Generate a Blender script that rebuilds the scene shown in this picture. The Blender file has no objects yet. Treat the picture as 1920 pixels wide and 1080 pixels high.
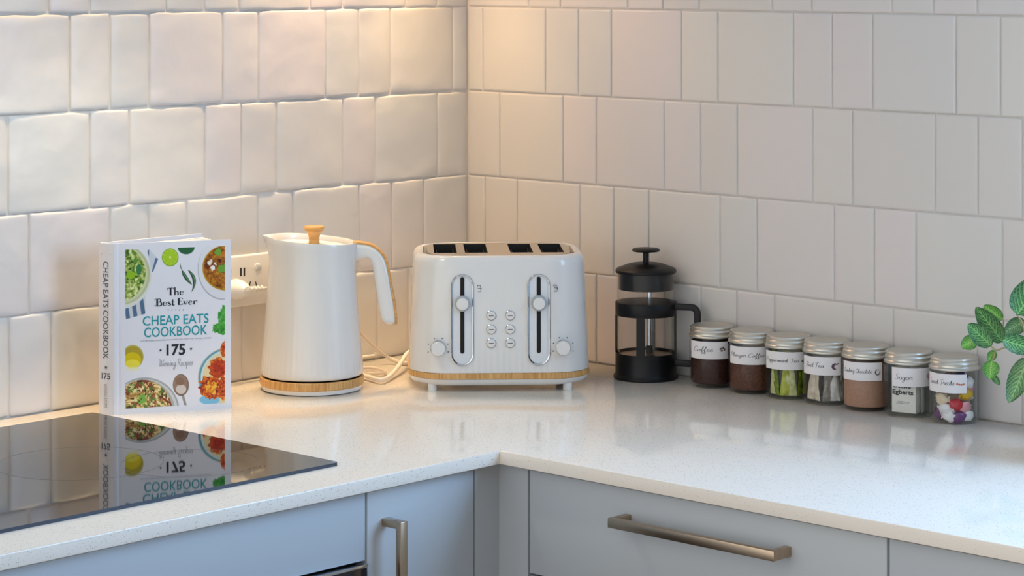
import bpy, bmesh, math, random
import numpy as np
from mathutils import Vector, noise as mnoise
from mathutils.geometry import tessellate_polygon
PI = math.pi
rad = math.radians
S = bpy.context.scene
COL = S.collection

# ------------------------------------------------------------------ camera
F_PX, HORIZON, CAM_Z, YAW = 4658.0, -72.0, 1.51, 43.2
CT = 0.902                                   # height of the worktop
CAM = Vector((2.755, -2.831, CAM_Z))
cd = bpy.data.cameras.new('camera'); cam = bpy.data.objects.new('camera', cd); COL.objects.link(cam)
cam.location = CAM; cam.rotation_euler = (rad(90), 0, rad(YAW))
cd.sensor_width = 36; cd.lens = F_PX / 1920 * 36; cd.shift_y = -(540 - HORIZON) / 1920
cd.clip_start = 0.05
S.camera = cam
FW = Vector((-math.sin(rad(YAW)), math.cos(rad(YAW)), 0)); RT = Vector((math.cos(rad(YAW)), math.sin(rad(YAW)), 0))
def ray(px, py): return FW + RT * ((px - 960) / F_PX) - Vector((0, 0, 1)) * ((py - HORIZON) / F_PX)
def on_z(px, py, z): d = ray(px, py); return CAM + d * ((z - CAM_Z) / d.z)
def on_x(px, py, x): d = ray(px, py); return CAM + d * ((x - CAM.x) / d.x)
def on_y(px, py, y): d = ray(px, py); return CAM + d * ((y - CAM.y) / d.y)
def at_depth(px, py, dep): return CAM + ray(px, py) * dep

# ------------------------------------------------------------------ world, lamps, exposure
w = bpy.data.worlds.new('world'); S.world = w; w.use_nodes = True
# daylight of the open room behind the camera: the surroundings brighten smoothly towards that side
nt = w.node_tree; bg = nt.nodes['Background']; tc = nt.nodes.new('ShaderNodeTexCoord')
dp = nt.nodes.new('ShaderNodeVectorMath'); dp.operation = 'DOT_PRODUCT'; dp.inputs[1].default_value = (-0.30, -0.95, -0.10)
mx = nt.nodes.new('ShaderNodeMath'); mx.operation = 'MAXIMUM'; mx.inputs[1].default_value = 0.02
cm = nt.nodes.new('ShaderNodeVectorMath'); cm.operation = 'SCALE'; cm.inputs[0].default_value = (1.0, 1.0, 0.985)
nt.links.new(tc.outputs['Generated'], dp.inputs[0]); nt.links.new(dp.outputs['Value'], mx.inputs[0]); nt.links.new(mx.outputs[0], cm.inputs['Scale'])
sx = nt.nodes.new('ShaderNodeSeparateXYZ'); nt.links.new(tc.outputs['Generated'], sx.inputs[0])
mr = nt.nodes.new('ShaderNodeMapRange'); mr.interpolation_type = 'SMOOTHSTEP'; mr.inputs['From Min'].default_value = 0.1; mr.inputs['From Max'].default_value = 0.5
nt.links.new(sx.outputs[1], mr.inputs['Value'])                       # pale sky outside the window
sky = nt.nodes.new('ShaderNodeVectorMath'); sky.operation = 'MULTIPLY_ADD'; sky.inputs[1].default_value = (0.42, 0.52, 0.62)
nt.links.new(mr.outputs[0], sky.inputs[0]); nt.links.new(cm.outputs[0], sky.inputs[2]); nt.links.new(sky.outputs[0], bg.inputs[0]); bg.inputs[1].default_value = 1.83
def lamp(name, kind, loc, target, energy, color, **kw):
    l = bpy.data.lights.new(name, kind); o = bpy.data.objects.new(name, l); COL.objects.link(o)
    o.location = loc; o.rotation_euler = (Vector(target) - Vector(loc)).to_track_quat('-Z', 'Y').to_euler()
    l.energy = energy; l.color = color
    for k, v in kw.items(): setattr(l, k, v)
    return o
lamp('window_daylight', 'AREA', (2.0, 0.06, 1.60), (1.7, -1.0, 1.40), 36, (0.37, 0.63, 1.0), shape='RECTANGLE', size=1.1, size_y=0.95)
# warm lamps under the wall cabinet: one strip along the left wall and two small ones by the corner
st_ = lamp('cabinet_strip_lamp', 'AREA', (0.05, -0.75, 1.62), (0.05, -0.75, 0.9), 1.7, (1.0, 0.70, 0.37), shape='RECTANGLE', size=0.02, size_y=1.25, spread=rad(45))
st_.rotation_euler = (0, 0, 0)
lamp('corner_lamp', 'SPOT', (0.09, -0.12, 1.63), (0.09, -0.12, 0.9), 3.7, (1.0, 0.65, 0.24), spot_size=rad(76), spot_blend=1.0, shadow_soft_size=0.025)
lamp('corner_lamp', 'SPOT', (0.05, -0.30, 1.63), (0.10, -0.12, 0.9), 3.5, (1.0, 0.64, 0.38), spot_size=rad(160), spot_blend=0.6, shadow_soft_size=0.025)
lamp('hood_lamp', 'SPOT', (0.30, -0.80, 1.63), (0.30, -0.80, 0.9), 4.6, (1.0, 0.96, 0.76), spot_size=rad(110), spot_blend=0.6, shadow_soft_size=0.025)
S.view_settings.view_transform = 'Standard'; S.view_settings.look = 'None'
S.view_settings.gamma = 1; S.view_settings.use_curve_mapping = False
S.view_settings.exposure = 0.0

# ------------------------------------------------------------------ materials
def lin(c): return tuple((x / 12.92 if x <= 0.04045 else ((x + 0.055) / 1.055) ** 2.4) for x in c)
def rgb(r, g, b): return lin((r / 255, g / 255, b / 255)) + (1,)
class Mat:
    def __init__(s, name, color=(0.8, 0.8, 0.8, 1), rough=0.5, metal=0.0, spec=0.5, ior=1.5, coat=0.0):
        s.m = bpy.data.materials.new(name); s.m.use_nodes = True; s.nt = s.m.node_tree
        s.p = s.nt.nodes['Principled BSDF']; s.out = s.nt.nodes['Material Output']
        for k, v in (('Base Color', color), ('Roughness', rough), ('Metallic', metal), ('Specular IOR Level', spec), ('IOR', ior), ('Coat Weight', coat)):
            s.p.inputs[k].default_value = v
        if coat: s.p.inputs['Coat Roughness'].default_value = 0.06
    def n(s, t, **kw):
        nd = s.nt.nodes.new(t)
        for k, v in kw.items():
            if k.startswith('i_'): nd.inputs[k[2:].replace('_', ' ')].default_value = v
            else: setattr(nd, k, v)
        return nd
    def l(s, a, b): s.nt.links.new(a, b)
    def ramp(s, fac, stops):
        r = s.n('ShaderNodeValToRGB'); e = r.color_ramp.elements
        while len(e) < len(stops): e.new(0.5)
        for el, (p, c) in zip(e, stops): el.position = p; el.color = c
        s.l(fac, r.inputs[0]); return r.outputs[0]
    def coords(s, scale=(1, 1, 1)):
        t = s.n('ShaderNodeTexCoord'); mp = s.n('ShaderNodeMapping'); mp.inputs['Scale'].default_value = scale
        s.l(t.outputs['Object'], mp.inputs[0]); return mp.outputs[0]
    def noise(s, scale, vec=None, detail=3, rough=0.5):
        nd = s.n('ShaderNodeTexNoise'); nd.inputs['Scale'].default_value = scale; nd.inputs['Detail'].default_value = detail; nd.inputs['Roughness'].default_value = rough
        s.l(vec if vec is not None else s.coords(), nd.inputs['Vector']); return nd.outputs[0]
    def bump(s, h, strength, dist):
        b = s.n('ShaderNodeBump'); b.inputs['Strength'].default_value = strength; b.inputs['Distance'].default_value = dist
        s.l(h, b.inputs['Height']); s.l(b.outputs[0], s.p.inputs['Normal'])
def M(*a, **k): return Mat(*a, **k).m

def tile_mat():
    t = Mat('glazed_tile', rough=0.36, spec=0.5)
    g = t.n('ShaderNodeNewGeometry')
    c = t.ramp(g.outputs['Random Per Island'], [(0, rgb(207, 203, 199)), (0.35, rgb(213, 209, 203)), (0.65, rgb(206, 205, 202)), (1, rgb(213, 206, 204))])
    t.l(c, t.p.inputs['Base Color'])
    t.bump(t.noise(26, detail=2), 0.25, 0.004)
    return t.m
def stone_mat():
    t = Mat('speckled_engineered_stone', rough=0.09, spec=0.5)
    v = t.n('ShaderNodeTexVoronoi'); v.inputs['Scale'].default_value = 420; t.l(t.coords(), v.inputs['Vector'])
    wn = t.noise(900, detail=1)
    a = t.ramp(v.outputs['Distance'], [(0.0, (1, 1, 1, 1)), (0.36, (0, 0, 0, 1))])
    b = t.ramp(v.outputs['Color'], [(0.58, (0, 0, 0, 1)), (0.70, (1, 1, 1, 1))])
    mx = t.n('ShaderNodeMath', operation='MULTIPLY'); t.l(a, mx.inputs[0]); t.l(b, mx.inputs[1])
    base = t.ramp(wn, [(0.3, rgb(240, 231, 219)), (0.7, rgb(248, 240, 229))])
    mix = t.n('ShaderNodeMix', data_type='RGBA'); t.l(mx.outputs[0], mix.inputs['Factor']); t.l(base, mix.inputs[6]); mix.inputs[7].default_value = rgb(104, 96, 88)
    t.l(mix.outputs[2], t.p.inputs['Base Color']); return t.m
def wood_mat(name, scale, lo, hi, rough=0.4):
    t = Mat(name, rough=rough)
    c = t.ramp(t.noise(1.0, t.coords(scale), detail=4, rough=0.6), [(0.3, lo), (0.7, hi)])
    t.l(c, t.p.inputs['Base Color']); return t.m
def glass_mat(name, tint=(0.97, 0.98, 0.975, 1), ior=1.45, boost=0.0):
    t = Mat(name); t.nt.nodes.remove(t.p)
    tr = t.n('ShaderNodeBsdfTransparent'); tr.inputs[0].default_value = tint
    gl = t.n('ShaderNodeBsdfGlossy'); gl.inputs['Roughness'].default_value = 0.03
    lw = t.n('ShaderNodeLayerWeight'); lw.inputs[0].default_value = 0.5
    pw = t.n('ShaderNodeMath', operation='POWER'); t.l(lw.outputs['Facing'], pw.inputs[0]); pw.inputs[1].default_value = 4.5
    fr = t.n('ShaderNodeMath', operation='MULTIPLY_ADD'); t.l(pw.outputs[0], fr.inputs[0]); fr.inputs[1].default_value = 0.75; fr.inputs[2].default_value = 0.018
    mx = t.n('ShaderNodeMixShader'); fac = fr.outputs[0]
    if boost:
        ad = t.n('ShaderNodeMath', operation='ADD', use_clamp=True); t.l(fac, ad.inputs[0]); ad.inputs[1].default_value = boost; fac = ad.outputs[0]
    t.l(fac, mx.inputs[0]); t.l(tr.outputs[0], mx.inputs[1]); t.l(gl.outputs[0], mx.inputs[2]); t.l(mx.outputs[0], t.out.inputs[0])
    return t.m
def vcol_mat(name, rough=0.35, coat=0.0):
    t = Mat(name, rough=rough, coat=coat)
    a = t.n('ShaderNodeAttribute', attribute_name='print'); t.l(a.outputs['Color'], t.p.inputs['Base Color']); return t.m
def leaf_mat(name, dark, mid, vein):
    t = Mat(name, rough=0.5)
    uv = t.n('ShaderNodeUVMap', uv_map='leaf_uv'); sp = t.n('ShaderNodeSeparateXYZ'); t.l(uv.outputs[0], sp.inputs[0])
    def m(op, a, b=None, c=None, clamp=False):
        nd = t.n('ShaderNodeMath', operation=op, use_clamp=clamp)
        for i, x in enumerate((a, b, c)):
            if x is None: continue
            if isinstance(x, (int, float)): nd.inputs[i].default_value = x
            else: t.l(x, nd.inputs[i])
        return nd.outputs[0]
    u, vv = sp.outputs[0], sp.outputs[1]                       # u along the leaf, v -1..1 across it
    av = m('ABSOLUTE', vv)
    curve = m('SUBTRACT', u, m('MULTIPLY', m('POWER', av, 1.4), 0.38))
    wob = m('MULTIPLY', t.noise(90, detail=2), 0.05)
    ph = m('FRACT', m('MULTIPLY', m('ADD', curve, wob), 9.0))
    side = m('SUBTRACT', 1.0, m('MULTIPLY', m('ABSOLUTE', m('SUBTRACT', ph, 0.5)), 5.2), clamp=True)
    side = m('MULTIPLY', side, m('SUBTRACT', 1.15, av, clamp=True))
    rib = m('SUBTRACT', 1.0, m('MULTIPLY', av, 14.0), clamp=True)
    net = t.n('ShaderNodeTexVoronoi', feature='DISTANCE_TO_EDGE'); net.inputs['Scale'].default_value = 260; t.l(t.coords(), net.inputs['Vector'])
    nn = m('SUBTRACT', 0.35, m('MULTIPLY', net.outputs['Distance'], 3.5), clamp=True)
    f = m('MAXIMUM', m('MAXIMUM', side, rib), nn, clamp=True)
    base = t.ramp(av, [(0.15, mid), (0.85, dark)])
    mix = t.n('ShaderNodeMix', data_type='RGBA'); t.l(f, mix.inputs['Factor']); t.l(base, mix.inputs[6]); mix.inputs[7].default_value = vein
    t.l(mix.outputs[2], t.p.inputs['Base Color']); return t.m
def speck_mat(name, c0, c1, scale=300, rough=0.9):
    t = Mat(name, rough=rough, spec=0.2); t.l(t.ramp(t.noise(scale, detail=4), [(0.35, c0), (0.65, c1)]), t.p.inputs['Base Color']); return t.m

TILE = tile_mat(); GROUT = M('grey_grout', rgb(208, 203, 197), 0.9); PLASTER = M('white_paint', rgb(225, 223, 219), 0.8)
STONE = stone_mat(); CAB = M('pale_grey_lacquer', rgb(188, 194, 199), 0.38, spec=0.4); CARC = M('dark_carcass', rgb(70, 70, 72), 0.8)
GLASSTOP = M('black_ceramic_glass', (0.006, 0.006, 0.008, 1), 0.03, ior=1.75, spec=0.5); GLASSEDGE = M('cooktop_edge', rgb(28, 32, 50), 0.3)
RINGM = M('grey_ring_print', rgb(95, 92, 90), 0.4)
STEEL = M('brushed_nickel', rgb(186, 164, 140), 0.30, 1.0); CHROME = M('polished_chrome', rgb(205, 210, 216), 0.12, 1.0)
PLATE = M('brushed_steel_plate', rgb(205, 196, 186), 0.34, 1.0); LIDM = M('jar_lid_metal', rgb(204, 200, 190), 0.34, 0.85)
WHITE = M('glossy_white_plastic', rgb(220, 218, 215), 0.22, coat=0.3); WHITE2 = M('satin_white_plastic', rgb(230, 227, 222), 0.35)
GREYP = M('pale_grey_plastic', rgb(214, 217, 220), 0.3); BLACK = M('black_plastic', rgb(13, 13, 16), 0.42, spec=0.3); DARK = M('dark_inside', rgb(28, 25, 23), 0.6)
INK = M('dark_ink', rgb(78, 78, 90), 0.6); BLACKINK = M('black_ink', rgb(28, 30, 40), 0.5); TEAL = M('teal_ink', rgb(18, 148, 158), 0.5); PALEINK = M('pale_ink', rgb(140, 140, 150), 0.6)
WOODH = wood_mat('bamboo_wood', (30, 30, 260), rgb(186, 132, 66), rgb(219, 170, 104)); WOODR = wood_mat('bamboo_band', (420, 420, 30), rgb(176, 125, 66), rgb(222, 176, 112))
GLASS = glass_mat('clear_glass'); GLASSP = glass_mat('borosilicate_glass', (0.985, 0.985, 0.98, 1))
PAPER = M('white_label_paper', rgb(226, 224, 226), 0.7); PAGES = M('book_pages', rgb(236, 230, 222), 0.8); COVER = M('white_laminated_cover', rgb(226, 226, 232), 0.3)
PRINT = vcol_mat('printed_cover', 0.3)

# ------------------------------------------------------------------ mesh builder
class MB:
    def __init__(s): s.v = []; s.f = []; s.mi = []; s.sm = []
    def add(s, vs, fs, mi=0, smooth=False):
        o = len(s.v); s.v += [tuple(x) for x in vs]
        for f in fs: s.f.append(tuple(i + o for i in f)); s.mi.append(mi); s.sm.append(smooth)
        return s
    def box(s, x0, x1, y0, y1, z0, z1, bev=0.0, mi=0, seg=2):
        bm = bmesh.new(); bmesh.ops.create_cube(bm, size=1)
        for v in bm.verts: v.co = Vector((x0 + (v.co.x + .5) * (x1 - x0), y0 + (v.co.y + .5) * (y1 - y0), z0 + (v.co.z + .5) * (z1 - z0)))
        if bev: bmesh.ops.bevel(bm, geom=bm.edges[:], offset=bev, segments=seg, profile=0.5, affect='EDGES')
        bm.verts.index_update()
        s.add([v.co for v in bm.verts], [[v.index for v in f.verts] for f in bm.faces], mi, bool(bev)); bm.free(); return s
    def rings(s, rings, mi=0, smooth=True, cap0=False, cap1=False, closed=True):
        n = len(rings[0]); vs = [p for r in rings for p in r]; fs = []
        for i in range(len(rings) - 1):
            for j in range(n if closed else n - 1):
                k = (j + 1) % n; fs.append((i * n + j, i * n + k, (i + 1) * n + k, (i + 1) * n + j))
        if cap0: fs.append(tuple(range(n - 1, -1, -1)))
        if cap1: fs.append(tuple((len(rings) - 1) * n + j for j in range(n)))
        return s.add(vs, fs, mi, smooth)
    def lathe(s, prof, n=48, c=(0, 0, 0), mi=0, fn=None):
        R = []
        for r, z in prof:
            ring = []
            for j in range(n):
                a = 2 * PI * j / n; rr, zz = (r, z) if fn is None else fn(r, z, a)
                ring.append((c[0] + rr * math.cos(a), c[1] + rr * math.sin(a), c[2] + zz))
            R.append(ring)
        return s.rings(R, mi, True, prof[0][0] > 1e-6, prof[-1][0] > 1e-6)
    def tube(s, path, r, n=10, mi=0, sect=None, up=None):
        """sweep; sect is an optional closed 2-D section [(a, b)] with a along the side vector"""
        P = [Vector(p) for p in path]; R = []; ref = Vector(up) if up else None
        for i, p in enumerate(P):
            t = (P[min(i + 1, len(P) - 1)] - P[max(i - 1, 0)]).normalized()
            if ref is None: ref = Vector((0, 0, 1)) if abs(t.z) < 0.9 else Vector((1, 0, 0))
            b = t.cross(ref).normalized(); nn = b.cross(t).normalized()
            if not up: ref = nn
            rr = r[i] if isinstance(r, (list, tuple)) else r
            sec = sect if sect else [(math.cos(2 * PI * k / n), math.sin(2 * PI * k / n)) for k in range(n)]
            R.append([p + b * (x * rr) + nn * (y * rr) for x, y in sec])
        return s.rings(R, mi, True, True, True)
    def prism(s, poly, z0, z1, mi=0, mi_side=None):
        n = len(poly); vs = [(x, y, z0) for x, y in poly] + [(x, y, z1) for x, y in poly]
        s.add(vs, [tuple(range(n - 1, -1, -1)), tuple(range(n, 2 * n))], mi)
        return s.add(vs, [(i, (i + 1) % n, n + (i + 1) % n, n + i) for i in range(n)], mi if mi_side is None else mi_side)
    def blob(s, c, r, mi=0, n=14, m=8, rot=0.0, lump=0.0, seed=0, tilt=0.0):
        R = []; rnd = random.Random(seed); off = Vector((rnd.random() * 50, 3, 7))
        for i in range(m + 1):
            th = PI * i / m; ring = []
            for j in range(n):
                a = 2 * PI * j / n; d = Vector((math.sin(th) * math.cos(a), math.sin(th) * math.sin(a), math.cos(th)))
                k = 1 + lump * mnoise.noise(d * 1.8 + off)
                p = Vector((d.x * r[0] * k, d.y * r[1] * k, d.z * r[2] * k))
                p = Vector((p.x * math.cos(tilt) + p.z * math.sin(tilt), p.y, -p.x * math.sin(tilt) + p.z * math.cos(tilt)))
                ring.append((c[0] + p.x * math.cos(rot) - p.y * math.sin(rot), c[1] + p.x * math.sin(rot) + p.y * math.cos(rot), c[2] + p.z))
            R.append(ring)
        return s.rings(R, mi)
    def map(s, fn): s.v = [tuple(fn(Vector(p))) for p in s.v]; return s

def obj(name, mb, mats, parent=None, sharp=35, **props):
    me = bpy.data.meshes.new(name); me.from_pydata(mb.v, [], mb.f)
    for m in (mats if isinstance(mats, (list, tuple)) else [mats]): me.materials.append(m)
    me.polygons.foreach_set('material_index', mb.mi); me.polygons.foreach_set('use_smooth', mb.sm)
    me.validate(); me.update()
    if any(mb.sm): me.set_sharp_from_angle(angle=rad(sharp))
    o = bpy.data.objects.new(name, me); COL.objects.link(o)
    if parent: o.parent = parent
    for k, v in props.items(): o[k] = v
    return o
def thing(name, label, category, loc=(0, 0, 0), rz=0.0, group=None):
    o = bpy.data.objects.new(name, None); COL.objects.link(o); o.empty_display_size = 0.05
    o.location = loc; o.rotation_euler = (0, 0, rz); o['label'] = label; o['category'] = category
    if group: o['group'] = group
    return o
def tag(o, label, category, group=None):
    o['label'] = label; o['category'] = category
    if group: o['group'] = group
    return o
def struct(name, mb, mats): return obj(name, mb, mats, kind='structure')

def smooth_path(pts, k=8, closed=False):
    P = [Vector(p) for p in pts]; out = []
    for i in range(len(P) - 1):
        p0, p1, p2, p3 = P[max(i - 1, 0)], P[i], P[i + 1], P[min(i + 2, len(P) - 1)]
        for j in range(k):
            t = j / k
            out.append(0.5 * ((2 * p1) + (p2 - p0) * t + (2 * p0 - 5 * p1 + 4 * p2 - p3) * t * t + (3 * p1 - p0 - 3 * p2 + p3) * t ** 3))
    out.append(P[-1]); return out
def rrect(hw, hd, r, na=10, ns=1):
    """rounded rectangle, counter-clockwise, na points per corner and ns per straight side"""
    pts = []
    cs = [(hw - r, -hd + r, -90), (hw - r, hd - r, 0), (-hw + r, hd - r, 90), (-hw + r, -hd + r, 180)]
    for k, (cx, cy, a0) in enumerate(cs):
        for i in range(na): a = rad(a0 + 90 * i / (na - 1)); pts.append((cx + r * math.cos(a), cy + r * math.sin(a)))
        nx = cs[(k + 1) % 4]; a1 = rad(nx[2]); q = (nx[0] + r * math.cos(a1), nx[1] + r * math.sin(a1)); p = pts[-1]
        for i in range(1, ns): t = i / ns; pts.append((p[0] + (q[0] - p[0]) * t, p[1] + (q[1] - p[1]) * t))
    return pts

# ------------------------------------------------------------------ lettering
_txt = {}
def text_geo(s, bold=0.0):
    """flat outline of a string, lower-left at 0,0; returns verts, faces, width, height"""
    if (s, bold) in _txt: return _txt[(s, bold)]
    c = bpy.data.curves.new('lettering', 'FONT'); c.body = s; c.size = 1; c.offset = bold; c.resolution_u = 3
    o = bpy.data.objects.new('lettering', c); COL.objects.link(o)
    me = o.evaluated_get(bpy.context.evaluated_depsgraph_get()).to_mesh()
    vs = [v.co.copy() for v in me.vertices]; fs = [tuple(p.vertices) for p in me.polygons]
    bpy.data.objects.remove(o); bpy.data.curves.remove(c)
    x0 = min(v.x for v in vs); y0 = min(v.y for v in vs); x1 = max(v.x for v in vs); y1 = max(v.y for v in vs)
    r = ([((v.x - x0), (v.y - y0)) for v in vs], fs, x1 - x0, y1 - y0); _txt[(s, bold)] = r; return r
G = {   # handwriting strokes: x-height 1, baseline 0
 'a': (1.05, [[(.85, .85), (.45, 1), (.1, .6), (.15, .15), (.45, 0), (.75, .3), (.85, .95), (.85, .25), (1.1, .05)]]),
 'c': (.9, [[(.8, .8), (.5, 1), (.12, .6), (.2, .12), (.55, 0), (.95, .2)]]),
 'd': (1.05, [[(.8, .8), (.45, 1), (.1, .6), (.15, .15), (.45, 0), (.78, .3), (.98, 2.0), (.88, .3), (1.15, .05)]]),
 'e': (.9, [[(0, .3), (.5, .5), (.75, .8), (.5, 1), (.18, .7), (.2, .2), (.5, 0), (.95, .25)]]),
 'f': (.8, [[(0, .3), (.5, 1.3), (.75, 1.95), (.55, 2.05), (.4, 1.2), (.3, -.6), (.45, -.95), (.65, -.5), (.45, .25), (.9, .35)]]),
 'g': (1.0, [[(.8, .85), (.45, 1), (.1, .6), (.2, .1), (.55, .1), (.8, .9), (.75, -.6), (.4, -1), (.15, -.7), (.6, -.1), (1.05, .25)]]),
 'h': (1.0, [[(0, .2), (.45, 1.6), (.35, 2.05), (.2, 1.5), (.1, 0), (.3, .7), (.6, 1), (.75, .7), (.75, .15), (1.05, .1)]]),
 'i': (.5, [[(0, .3), (.25, 1), (.22, .2), (.55, .1)], [(.3, 1.5), (.36, 1.58)]]),
 'k': (.95, [[(0, .2), (.4, 1.6), (.3, 2.05), (.15, 1.5), (.08, 0)], [(.7, .95), (.2, .5), (.8, 0), (1, .15)]]),
 'l': (.55, [[(0, .2), (.45, 1.5), (.35, 2.05), (.2, 1.5), (.22, .2), (.6, .1)]]),
 'm': (1.3, [[(0, .6), (.15, 1), (.12, 0), (.3, .8), (.5, 1), (.58, .6), (.55, 0), (.75, .8), (.95, 1), (1.05, .6), (1.05, .15), (1.35, .1)]]),
 'n': (1.0, [[(0, .6), (.15, 1), (.12, 0), (.35, .8), (.6, 1), (.72, .6), (.72, .15), (1.05, .1)]]),
 'o': (.95, [[(.5, 1), (.12, .6), (.2, .1), (.55, 0), (.82, .5), (.55, 1), (.6, .8), (1.0, .8)]]),
 'p': (.9, [[(0, .4), (.2, 1), (.12, -1), (.18, .6), (.5, 1), (.8, .6), (.6, .05), (.25, .1)]]),
 'r': (.8, [[(0, .3), (.2, 1.05), (.35, .85), (.65, .9), (.6, .2), (.9, .1)]]),
 's': (.75, [[(0, .2), (.45, 1), (.5, .9), (.65, .4), (.45, 0), (.15, .1)]]),
 't': (.7, [[(0, .3), (.35, 1.8), (.3, .3), (.5, .02), (.8, .2)], [(.05, 1.25), (.65, 1.3)]]),
 'u': (1.0, [[(0, .5), (.15, 1), (.15, .3), (.4, 0), (.7, .4), (.78, 1), (.78, .2), (1.05, .1)]]),
 'w': (1.2, [[(0, .6), (.12, 1), (.2, .1), (.45, .1), (.6, .9), (.7, .1), (.95, .2), (1.1, 1), (1.3, .85)]]),
 ' ': (.7, []),
 'C': (1.35, [[(1.3, 1.7), (.9, 2.1), (.3, 1.6), (.1, .7), (.4, 0), (1, .15), (1.3, .5)]]),
 'P': (1.15, [[(.3, 2), (.15, 0)], [(0, 1.7), (.6, 2.15), (1.1, 1.7), (.8, 1.1), (.25, 1)]]),
 'R': (1.25, [[(.3, 2), (.15, 0)], [(0, 1.7), (.6, 2.15), (1.1, 1.7), (.8, 1.1), (.25, 1)], [(.5, 1), (1.1, 0), (1.35, .15)]]),
 'T': (1.2, [[(0, 1.85), (.7, 2), (1.4, 2.1)], [(.75, 2), (.55, .2), (.3, 0)]]),
 'D': (1.35, [[(.35, 2), (.2, .05), (.7, .05), (1.2, .8), (.9, 1.8), (.1, 2)]]),
 'S': (1.2, [[(1.1, 1.8), (.8, 2.1), (.35, 1.7), (.6, 1.1), (.95, .6), (.6, 0), (.05, .25)]]),
 'W': (1.7, [[(0, 1.9), (.25, 2), (.35, 0), (.9, 1.8), (1, 0), (1.7, 2.05)]]),
}
def script_geo(s, wd=0.09):
    vs, fs, x = [], [], 0.0
    for ch in s:
        adv, strokes = G[ch]
        for st in strokes:
            P = smooth_path([(x + a + 0.12 * b, b, 0) for a, b in st], 5)
            o = len(vs)
            for i, p in enumerate(P):
                t = (P[min(i + 1, len(P) - 1)] - P[max(i - 1, 0)]).normalized(); n = Vector((-t.y, t.x, 0)) * wd * (0.75 + 0.45 * abs(t.y))
                vs += [(p.x + n.x, p.y + n.y), (p.x - n.x, p.y - n.y)]
            fs += [(o + 2 * i, o + 2 * i + 1, o + 2 * i + 3, o + 2 * i + 2) for i in range(len(P) - 1)]
        x += adv
    return vs, fs, x, 2.0
# display serif with fat stems and hair serifs
def fat_geo(s):
    vs, fs, x = [], [], 0.0
    def rib(pts, ws):
        P = smooth_path([(a, b, 0) for a, b in pts], 6); o = len(vs)
        for i, p in enumerate(P):
            t = (P[min(i + 1, len(P) - 1)] - P[max(i - 1, 0)]).normalized(); k = i / (len(P) - 1) * (len(ws) - 1); j = min(int(k), len(ws) - 2)
            wv = ws[j] + (ws[j + 1] - ws[j]) * (k - j); n = Vector((-t.y, t.x, 0)) * wv * .5
            vs.extend([(x + p.x + n.x, p.y + n.y), (x + p.x - n.x, p.y - n.y)])
        fs.extend([(o + 2 * i, o + 2 * i + 1, o + 2 * i + 3, o + 2 * i + 2) for i in range(len(P) - 1)])
    for ch in s:
        B, H = .44, .1
        if ch == 'T': rib([(.0, 1.45), (.05, 1.92), (1.5, 1.92), (1.6, 1.5)], [.12, .14, .14, .12]); rib([(.8, 1.95), (.8, 0)], [B, B]); rib([(.5, .04), (1.1, .04)], [H, H]); a = 1.65
        elif ch == 'h': rib([(.25, 2.1), (.25, 0)], [.3, .3]); rib([(.35, .75), (.75, 1.05), (1.02, .7), (1.02, 0)], [H, .2, .34, .34]); rib([(.0, .04), (.5, .04)], [H, H]); rib([(.78, .04), (1.28, .04)], [H, H]); rib([(.0, 2.05), (.3, 2.05)], [H, H]); a = 1.35
        elif ch in 'ec':
            rib([(.98, .62), (.85, .98), (.5, 1.03), (.2, .55), (.45, .02), (.85, .1), (1.02, .3)], [.2, .12, .14, .36, .16, .1, .06]); a = 1.15
            if ch == 'e': rib([(.3, .55), (1.0, .6)], [.09, .09])
        elif ch == 'B': rib([(-.2, 1.6), (-.05, 1.95), (.5, 1.95)], [.22, .12, .1]); rib([(.4, 2.0), (.4, .0)], [B, B]); rib([(.4, 1.95), (1.1, 1.9), (1.15, 1.2), (.5, 1.05)], [H, .2, .3, H]); rib([(.5, 1.05), (1.3, .95), (1.3, .1), (.0, .0), (-.1, .3)], [H, .24, .36, .14, .2]); a = 1.6
        elif ch == 's': rib([(.8, .8), (.5, 1.03), (.25, .78), (.6, .5), (.85, .22), (.5, 0), (.15, .25)], [.16, .1, .28, .36, .28, .1, .16]); a = 1.0
        elif ch == 't': rib([(.35, 1.7), (.35, .2), (.6, .02), (.85, .25)], [.26, .32, .16, .08]); rib([(.0, 1.0), (.8, 1.0)], [H, H]); a = .95
        elif ch == 'E': rib([(.3, 2.0), (.3, 0)], [B, B]); rib([(.2, 1.95), (1.1, 1.95), (1.2, 1.6)], [H, H, .16]); rib([(.3, 1.05), (.95, 1.05)], [H, .14]); rib([(.2, .05), (1.15, .05), (1.25, .45)], [H, H, .16]); a = 1.35
        elif ch == 'v': rib([(.15, 1.0), (.6, .02)], [.34, .3]); rib([(.6, .05), (1.0, 1.0)], [.1, .1]); rib([(.0, 1.0), (.4, 1.0)], [H, H]); rib([(.8, 1.0), (1.15, 1.0)], [H, H]); a = 1.15
        elif ch == 'r': rib([(.3, 1.0), (.3, 0)], [.32, .32]); rib([(.05, .04), (.6, .04)], [H, H]); rib([(.4, .65), (.65, 1.0), (.95, .95), (1.0, .75)], [H, .12, .22, .24]); a = 1.1
        else: a = .55
        x += a
    return vs, fs, x, 2.0
def star_geo(n=5):
    P = [(0.5 + (0.5 if i % 2 == 0 else 0.2) * math.sin(PI * i / 5), 0.5 + (0.5 if i % 2 == 0 else 0.2) * math.cos(PI * i / 5)) for i in range(10)]
    return P + [(.5, .5)], [(i, (i + 1) % 10, 10) for i in range(10)], 1.0, 1.0

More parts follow.
